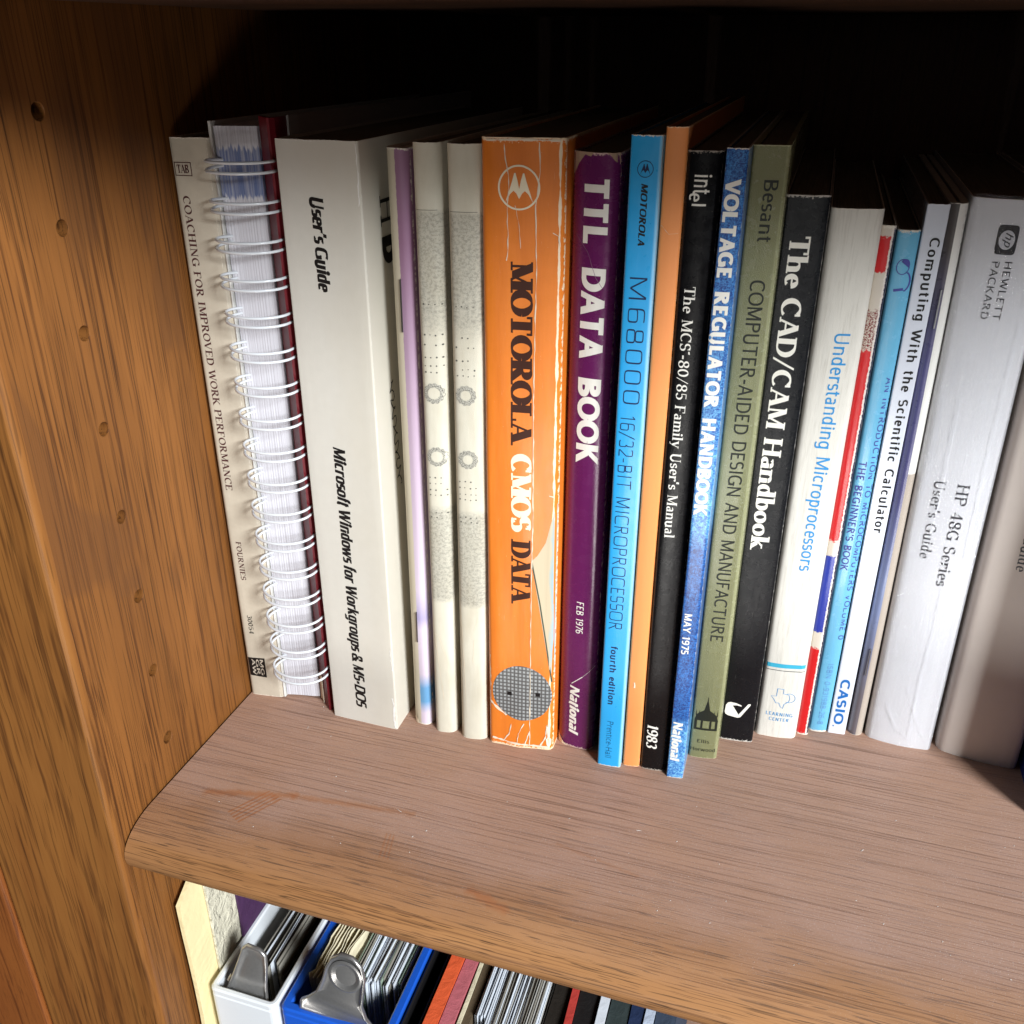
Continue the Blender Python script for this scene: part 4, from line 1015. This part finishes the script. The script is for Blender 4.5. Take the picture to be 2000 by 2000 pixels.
g = arc(11.9, 203.3, 3.05, 4.6, 0, 360, 60, sq=.28)
B.poly('emblem_square', g[:-1], I_BLACK)
B.poly('emblem_disc', arc(11.9, 203.3, 2.3, 3.0, 0, 354, 40), flat('pale_disc_ink', (196, 196, 202), coord='UV', nscale=2), off=.16)
B.text('emblem_lettering', sans('hp', .12, .3, 0), 205.6, 201.0, 11.3, 13.6, I_BLACK, off=.22, cap=1.0)
# film
t = NT('clear_shrink_film'); uv = t.coords('UV')
gl = t.n.new('ShaderNodeBsdfGlossy'); gl.inputs['Roughness'].default_value = .05; gl.inputs['Color'].default_value = (1, 1, 1, 1)
tr = t.n.new('ShaderNodeBsdfTransparent'); mx = t.n.new('ShaderNodeMixShader')
n1 = t.noise(t.scale(uv, (1.1, .02, 1)), 1, 3, .6, .4); n2 = t.noise(t.scale(uv, (.9, .6, 1)), 1, 4, .75, .8)
hh = t.math('ADD', t.math('MULTIPLY', n1, .6), t.math('MULTIPLY', n2, .6))
bp = t.n.new('ShaderNodeBump'); bp.inputs['Strength'].default_value = 1.0; bp.inputs['Distance'].default_value = .0019; t.link(hh, bp.inputs['Height'])
t.link(bp.outputs[0], gl.inputs['Normal'])
mx.inputs[0].default_value = .09; t.link(tr.outputs[0], mx.inputs[1]); t.link(gl.outputs[0], mx.inputs[2]); t.link(mx.outputs[0], t.out.inputs[0])
M_FILM = t.m
V = []; F = []; UV = []; nu, nv = 30, 70
for j in range(nv + 1):
    for i in range(nu + 1):
        u_ = HP.W * i / nu; v_ = .3 + (HP.h + .8) * j / nv
        o_ = .55 + .35 * noise.noise(Vector((u_ * .35, v_ * .05, 2))) + .15 * noise.noise(Vector((u_ * .8, v_ * .5, 9)))
        V.append(HP.pt(u_, v_, o_)); UV.append((u_, v_))
for j in range(nv):
    for i in range(nu): F.append((j * (nu + 1) + i, j * (nu + 1) + i + 1, (j + 1) * (nu + 1) + i + 1, (j + 1) * (nu + 1) + i))
mesh_obj('shrink_wrap', V, F, M_FILM, HP.ob, UV, smooth=True)
I_FOLD_GLINT = flat('pale_fold_highlight', (222, 224, 230), .15, .8, .02, coord='UV', nscale=3)  # highlights along the film folds, painted as pale ribbons
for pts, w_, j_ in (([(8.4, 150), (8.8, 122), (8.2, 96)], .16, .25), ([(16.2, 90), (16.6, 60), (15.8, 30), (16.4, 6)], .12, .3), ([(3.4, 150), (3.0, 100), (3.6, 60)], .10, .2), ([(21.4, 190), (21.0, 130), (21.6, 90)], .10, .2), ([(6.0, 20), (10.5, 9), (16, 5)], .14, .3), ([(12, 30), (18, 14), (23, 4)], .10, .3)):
    HP.ribbon('fold_highlight', pts, w_, I_FOLD_GLINT, j_, 1.05, 1.6, .8)


B = Book('thick_paperback_book', 'thick taupe manual in shade at the right edge of the shelf, beside the shrink-wrapped one', (74.6, 342.0), (104.4, 338.4), 215.6,
         printed('taupe_cover', (228, 216, 206), 30.0, 215.6, .6, .3, .02, .1, var=.03, bump=.2), 150, 1.2, 3.2, lean=(-1.4, 0), wob=.1)
B.text('title_lettering', stroke_text("User's Guide", **SER), 119, 87.3, 11.0, 14.6, I_GREY, cap=1.0)
B = Book('hardback_book', 'dark blue volume jutting out at the right edge of the photo, barely in view', (105.6, 311), (136, 311), 236,
         printed('dark_blue_cover', (24, 44, 120), 30.4, 236, .4, .45, .05, .1), 170, .5, 2.0, wob=.05)

# ------------------------------------------------------------------ lint
V = []; F = []
for k_ in range(55):
    x_ = rnd.uniform(-195, 110); y_ = rnd.uniform(216, 300); a_ = rnd.uniform(0, 6.28); l_ = rnd.uniform(.12, .38) if rnd.random() < .95 else rnd.uniform(.8, 1.8); w_ = .12 if l_ > .6 else l_ * .6
    dx_, dy_ = math.cos(a_) * l_, math.sin(a_) * l_; b_ = len(V)
    V += [(x_ - dx_ + dy_ / l_ * w_, y_ - dy_ - dx_ / l_ * w_, .05), (x_ - dx_ - dy_ / l_ * w_, y_ - dy_ + dx_ / l_ * w_, .05), (x_ + dx_, y_ + dy_, .05), (x_, y_, .25)]
    F += [(b_, b_ + 1, b_ + 3), (b_ + 1, b_ + 2, b_ + 3), (b_ + 2, b_, b_ + 3)]
o = mesh_obj('lint', V, F, flat('pale_lint', (206, 200, 194), .9, .1, .05)); o['kind'] = 'stuff'; o['label'] = 'scattered pale lint and crumbs on the shelf board'; o['category'] = 'dust'
# ------------------------------------------------------------------ lower shelf
def slab(name, label, cat, x0, x1, y0, y1, z0, z1, mat, group=None, bev=.3, cut=0):
    """upright folder with a slightly wavy face"""
    o = thing(name, label, cat, ((x0 + x1) / 2, (y0 + y1) / 2, z0), group)
    V = []; ny, nz_ = 14, 14
    def P(x, i, j):
        y = y0 + (y1 - y0) * i / ny; top = z1 - (max(0, cut - (y - y0)) * 1.4 if cut else 0) + noise.noise(Vector((y * .05, x0, 1))) * .8
        z = z0 + (top - z0) * j / nz_
        return (x + .8 * noise.noise(Vector((y * .03, z * .02, x0))), y + .8 * noise.noise(Vector((z * .04, 3, x0))) * (1 if i == 0 else 0), z)
    for x in (x0, x1):
        for j in range(nz_ + 1):
            for i in range(ny + 1): V.append(P(x, i, j))
    m = (ny + 1) * (nz_ + 1); F = []
    q = lambda i, j, k: k * m + j * (ny + 1) + i
    for j in range(nz_):
        for i in range(ny):
            F.append((q(i, j, 0), q(i, j + 1, 0), q(i + 1, j + 1, 0), q(i + 1, j, 0))); F.append((q(i, j, 1), q(i + 1, j, 1), q(i + 1, j + 1, 1), q(i, j + 1, 1)))
        F.append((q(0, j, 0), q(0, j, 1), q(0, j + 1, 1), q(0, j + 1, 0))); F.append((q(ny, j, 1), q(ny, j, 0), q(ny, j + 1, 0), q(ny, j + 1, 1)))
    for i in range(ny):
        F.append((q(i, nz_, 0), q(i, nz_, 1), q(i + 1, nz_, 1), q(i + 1, nz_, 0))); F.append((q(i, 0, 1), q(i, 0, 0), q(i + 1, 0, 0), q(i + 1, 0, 1)))
    mesh_obj('cover', V, F, mat, o, smooth=False)
    return o
def paperish(name, c, sc=60, b=.5):
    t = NT(name); v = t.coords('Object'); n = t.noise(v, sc, 4, .6, .5); n2 = t.noise(v, sc * 14, 3)
    k = lin(c); col = t.mix(n, tuple(x * .8 for x in k[:3]) + (1,), k)
    t.bump(t.math('ADD', n, t.math('MULTIPLY', n2, .1)), b, .004); return t.fin(col, .75, spec=.2)
ZL = -288
slab('folder', 'cream paper folder on the lower shelf, against the oak side', 'folder', -211.2, -209.4, 218, 470, ZL, -42, paperish('cream_paper', (238, 220, 170), 30), cut=8)
slab('envelope', 'crumpled white envelope behind the cream folder on the lower shelf', 'envelope', -208.9, -207.9, 232.5, 465, ZL, -50, paperish('crumpled_white_paper', (216, 210, 188), 160, 1.0))
slab('booklet', 'dark purple booklet behind the crumpled envelope on the lower shelf', 'booklet', -207.4, -206.2, 249.5, 460, ZL, -60, paperish('purple_card', (72, 44, 78), 90, .4))

def binder(name, label, x0, x1, yf, yb, z1, mat, tb=2.6, r=3.0):
    o = thing(name, label, 'ring binder', ((x0 + x1) / 2, (yf + yb) / 2, ZL))
    # U-shaped board cover seen from above, open at the back
    def U(i):
        xa, xb = x0 + i, x1 - i; rr = max(.6, r - i * .5); pts = [(xa, yb)]
        pts += [(xa + rr - rr * math.cos(R(a)), yf + i + rr - rr * math.sin(R(a))) for a in (0, 22, 45, 67, 90)]
        pts += [(xb - rr + rr * math.sin(R(a)), yf + i + rr - rr * math.cos(R(a))) for a in (0, 22, 45, 67, 90)]
        return pts + [(xb, yb)]
    a = U(0); b = U(tb); n = len(a); V = []; F = []
    lv_ = [(ZL, 0), (z1 - 4.2, 0), (z1 - 3.4, .35), (z1 - 2.6, 0), (z1 - .7, 0), (z1, .7)]
    for z, ins in lv_:
        V += [(x + (ins if x < (x0 + x1) / 2 else -ins), y + ins, z) for x, y in a]
    m = len(lv_)
    for k in range(m - 1):
        for i in range(n - 1): F.append((k * n + i, k * n + i + 1, (k + 1) * n + i + 1, (k + 1) * n + i))
    base = len(V)
    for z, ins in ((z1, -.7), (z1 - .7, 0), (ZL, 0)): V += [(x + (ins if x < (x0 + x1) / 2 else -ins), y + ins, z) for x, y in b]
    for i in range(n - 1): F.append(((m - 1) * n + i, (m - 1) * n + i + 1, base + i + 1, base + i))
    for k in range(2):
        for i in range(n - 1): F.append((base + k * n + i, base + k * n + i + 1, base + (k + 1) * n + i + 1, base + (k + 1) * n + i))
    mesh_obj('board_cover', V, F, mat, o, smooth=False)
    return o
def metal_tab(parent, outline, cx, cz, y, tilt, scale=1.0, dimple=None, mat=None):
    """pressed steel lever tab: rim, shoulder, plate and an optional round dimple"""
    n = len(outline); V = []; F = []
    layers = [(.985, .6), (1.0, .3), (1.0, -.6), (.975, -1.0), (.94, -1.05), (.90, -.4), (.80, .5), (.6, .2)]
    mx_ = sum(p[0] for p in outline) / n; mz = sum(p[1] for p in outline) / n
    def pos(x, d, z): 
        zz = z - 0; yy = y + d + (zz) * math.tan(R(tilt)); return (cx + x * scale, yy, cz + zz * scale)
    for s_, d in layers:
        for px, pz in outline: V.append(pos(mx_ + (px - mx_) * s_, d, mz + (pz - mz) * s_))
    for k in range(len(layers) - 1):
        for i in range(n): F.append((k * n + i, k * n + (i + 1) % n, (k + 1) * n + (i + 1) % n, (k + 1) * n + i))
    F.append(tuple((len(layers) - 1) * n + i for i in range(n)))
    o = mesh_obj('lever_tab', V, F, mat, parent, smooth=True)
    e = o.modifiers.new('edge', 'EDGE_SPLIT'); e.split_angle = R(60)
    if dimple:
        dx, dz, r = dimple; DV = [pos(dx, -.45, dz)]; DF = []; m = 24; rings_ = [(.25, .9), (.55, .6), (.8, .1), (.95, -.6), (1.08, -.75), (1.2, -.35)]
        DV = [pos(dx, 1.0, dz)]
        for rr, d in rings_:
            for i in range(m): a_ = 2 * math.pi * i / m; DV.append(pos(dx + r * rr * math.cos(a_), d, dz + r * rr * math.sin(a_)))
        for i in range(m): DF.append((0, 1 + i, 1 + (i + 1) % m))
        for k in range(len(rings_) - 1):
            for i in range(m): DF.append((1 + k * m + i, 1 + k * m + (i + 1) % m, 1 + (k + 1) * m + (i + 1) % m, 1 + (k + 1) * m + i))
        mesh_obj('finger_dimple', DV, DF, mat, o, smooth=True)
    return o
M_TAB = flat('pressed_steel', (176, 174, 172), .28, .5, .14, metal=.78, bump=.10)
M_WB = flat('white_vinyl', (216, 220, 224), .38, .45, .02, coat=.2)
M_BB = flat('blue_vinyl', (26, 88, 196), .38, .45, .08, bump=.3, coat=.2, nscale=400)
def sheet_stack(parent, x0, x1, y0, yj, zt, zj, n, mats, name='sheet', lean=0.0, thick=.35):
    for i in range(n):
        x = x0 + (x1 - x0) * (i + .5) / n + rnd.uniform(-.15, .15); w = thick * rnd.uniform(.5, 1.4)
        a = y0 + rnd.uniform(0, yj); z = zt + rnd.uniform(-zj, 0) * (1.6 if rnd.random() < .25 else .7)
        V = []; F = []; tilt_ = rnd.uniform(-.012, .012)
        ys = [a + (450 - a) * k / 8 for k in range(9)]
        for k, yy in enumerate(ys):
            dx = (lean + tilt_) * (yy - a) + .5 * noise.noise(Vector((yy * .03, i * .4, 0)))
            zz = z + .6 * noise.noise(Vector((yy * .05, i, 4)))
            V += [(x + dx - w / 2, yy, ZL), (x + dx + w / 2, yy, ZL), (x + dx + w / 2, yy, zz), (x + dx - w / 2, yy, zz)]
        for k in range(8):
            b = k * 4
            for q in range(4): F.append((b + q, b + (q + 1) % 4, b + 4 + (q + 1) % 4, b + 4 + q))
        F += [(3, 2, 1, 0), (32, 33, 34, 35)]
        mesh_obj(name, V, F, mats[rnd.randrange(len(mats))], parent)
P_W = paperish('white_paper', (220, 226, 234), 200, .1); P_G = paperish('grey_paper', (150, 146, 136), 200, .1); P_GR = paperish('green_paper', (150, 168, 150), 200, .1)
P_C = paperish('cream_sheet', (218, 208, 178), 120, .3); P_K = paperish('dark_card', (38, 33, 28), 200, .2); P_B = paperish('brown_card', (92, 78, 60), 200, .2)

wb = binder('ring_binder', 'white ring binder with steel lever tab, upper left corner of the lower shelf', -206.6, -174.5, 221.5, 450, -105, M_WB)
boot = [(-10.4, -18), (-9.6, -12), (-6.5, -4), (-3.2, 6), (-1.4, 11.4), (0.6, 13.2), (6.4, 12.6), (9.0, 10.6), (9.6, 6), (9.4, -4), (10.2, -12), (11.6, -17), (12.0, -19)]
metal_tab(wb, boot, -191.5, -98, 228.5, 14, 1.08, None, M_TAB)
sheet_stack(wb, -196, -184.5, 240, 5, -107, 4, 14, [P_W, P_W, P_G, P_K])
sheet_stack(wb, -184, -178.5, 240, 5, -112, 6, 6, [P_K, P_B, P_K])
V, F = tube([(-200.5, 227.5, -105.5), (-200, 229, -103.8), (-198, 230.5, -105.5), (-201, 231, -106.5)], .9, 6); mesh_obj('hinge_lug', V, F, M_TAB, wb)

bb = binder('ring_binder', 'blue ring binder with rounded dimpled steel tab and crumpled papers inside', -172.8, -122.4, 222.5, 450, -105, M_BB, 4.0, 2.4)
tear = [(-15.5, -14.5), (-15, -10.5), (-12.2, -8.6), (-8.6, -5), (-6.0, 1.5), (-4.6, 7.5), (-2.2, 12.2), (1.8, 15), (6.4, 14.6), (10.0, 11.4), (11.4, 6.4), (11.0, 0), (10.4, -6), (12.2, -11), (15.6, -14.5), (16, -16.5)]
metal_tab(bb, tear, -147.5, -89, 228.5, 12, 1.12, (3.4, 5.2, 5.6), M_TAB)
sheet_stack(bb, -153, -129.5, 246, 6, -107, 4, 34, [P_W, P_W, P_W, P_G, P_GR, P_W])
sheet_stack(bb, -129.2, -126.8, 240, 4, -110, 3, 4, [P_K, P_B])
for i in range(9):
    V = []; F = []
    x = -168.0 + i * 1.5 + rnd.uniform(-.3, .3)
    for k in range(13):
        y = 240 + k * 4 + rnd.uniform(-.5, .5)
        for j in range(6):
            z = -103 - 3 * j ** 1.4 - (4 if k < 2 else 0) * rnd.random()
            V.append((x + 1.9 * noise.noise(Vector((y * .11, z * .13, i * .35))) + (k * .16), y + (1.6 * noise.noise(Vector((i, z * .2, 0))) if k == 0 else 0), z))
    for k in range(12):
        for j in range(5): F.append((k * 6 + j, (k + 1) * 6 + j, (k + 1) * 6 + j + 1, k * 6 + j + 1))
    o = mesh_obj('crumpled_sheet', V, F, P_C, bb, smooth=True)
    so = o.modifiers.new('thickness', 'SOLIDIFY'); so.thickness = .0003

kb = binder('ring_binder', 'black ring binder standing between the blue binder and the orange folder', -121.6, -113.2, 216, 450, -106, flat('black_vinyl', (20, 19, 20), .45, .4, .1), 1.4, 2.0)
slab('folder', 'bright orange folder on the lower shelf, right of the black binder', 'folder', -112.2, -106.3, 216, 440, ZL, -105, paperish('orange_card', (226, 96, 54), 200, .2))
slab('folder', 'dusty pink folder on the lower shelf, right of the orange one', 'folder', -105.8, -100.0, 217, 440, ZL, -105.5, paperish('pink_card', (190, 104, 112), 200, .2))
slab('notebook', 'thin cream notebook on the lower shelf between pink folder and brown card', 'notebook', -99.6, -98.1, 218, 440, ZL, -106, P_C)
slab('folder', 'thin brown card folder on the lower shelf, left of the stack of loose papers', 'folder', -97.7, -94.6, 232, 440, ZL, -107, P_B)
pk = thing('paper_stack', 'thick stack of worn loose papers under the middle of the shelf edge', 'papers', (-80, 330, ZL))
sheet_stack(pk, -93.5, -88.5, 243, 2, -104, 1.5, 5, [P_W])
sheet_stack(pk, -88, -65.5, 240, 3, -105, 3, 34, [P_W, P_G, paperish('pale_grey_paper', (196, 194, 188), 200, .1)], lean=.0)
sheet_stack(pk, -89, -67, 234, 3, -110, 2, 22, [P_G, P_C, P_W])
rb = thing('ring_binder', 'black ring binder with round steel tab in front of the loose papers', 'ring binder', (-80, 228, ZL))
rd = [(7.5 * math.cos(R(a)), 7.5 * math.sin(R(a))) for a in range(0, 360, 18)]
metal_tab(rb, rd, -79.0, -113.2, 224, 12, 1.0, (0, 0, 3.4), M_TAB)
v, f = box(-98.5, -58.5, 214, 219, ZL, -118); mesh_obj('board_cover', v, f, flat('black_board', (22, 21, 22), .5, .4, .1), rb)
slab('folder', 'thick black slab in place of gap shade, right of the loose papers', 'folder', -64.8, -57.6, 216, 440, ZL, -107, P_K)  # dark slab stands for the shade of an open gap
slab('folder', 'narrow red folder on the lower shelf between two black slabs', 'folder', -57.0, -54.0, 216, 440, ZL, -105, paperish('red_card', (190, 66, 58), 200, .2))
slab('folder', 'black slab in place of gap shade, right of the narrow red folder', 'folder', -53.5, -45.0, 216, 440, ZL, -106.5, paperish('gap_shade_black', (26, 24, 24), 200, .2))  # black fill painted as gap shade, not a real folder
slab('booklet', 'white booklet on the lower shelf, right of the red folder and black slab', 'booklet', -44.4, -40.6, 216, 440, ZL, -105, P_W)
slab('folder', 'dark grey-green folder on the lower shelf, right of the white booklet', 'folder', -40.0, -31.6, 216, 440, ZL, -106, paperish('slate_card', (52, 62, 62), 200, .2))
slab('folder', 'dark navy folder on the lower shelf at the bottom edge of the photo', 'folder', -31.0, -25.6, 216, 440, ZL, -105.4, paperish('navy_card', (36, 50, 82), 200, .2))
slab('booklet', 'pale blue booklet, rightmost item visible under the shelf edge', 'booklet', -25.0, -21.0, 216, 440, ZL, -104.5, paperish('pale_blue_paper', (190, 202, 220), 200, .2))
slab('folder', 'slate folder just right of the pale blue booklet, mostly hidden by the shelf edge', 'folder', -20.4, -12, 216, 440, ZL, -105, paperish('slate_blue_card', (60, 72, 90), 200, .2))
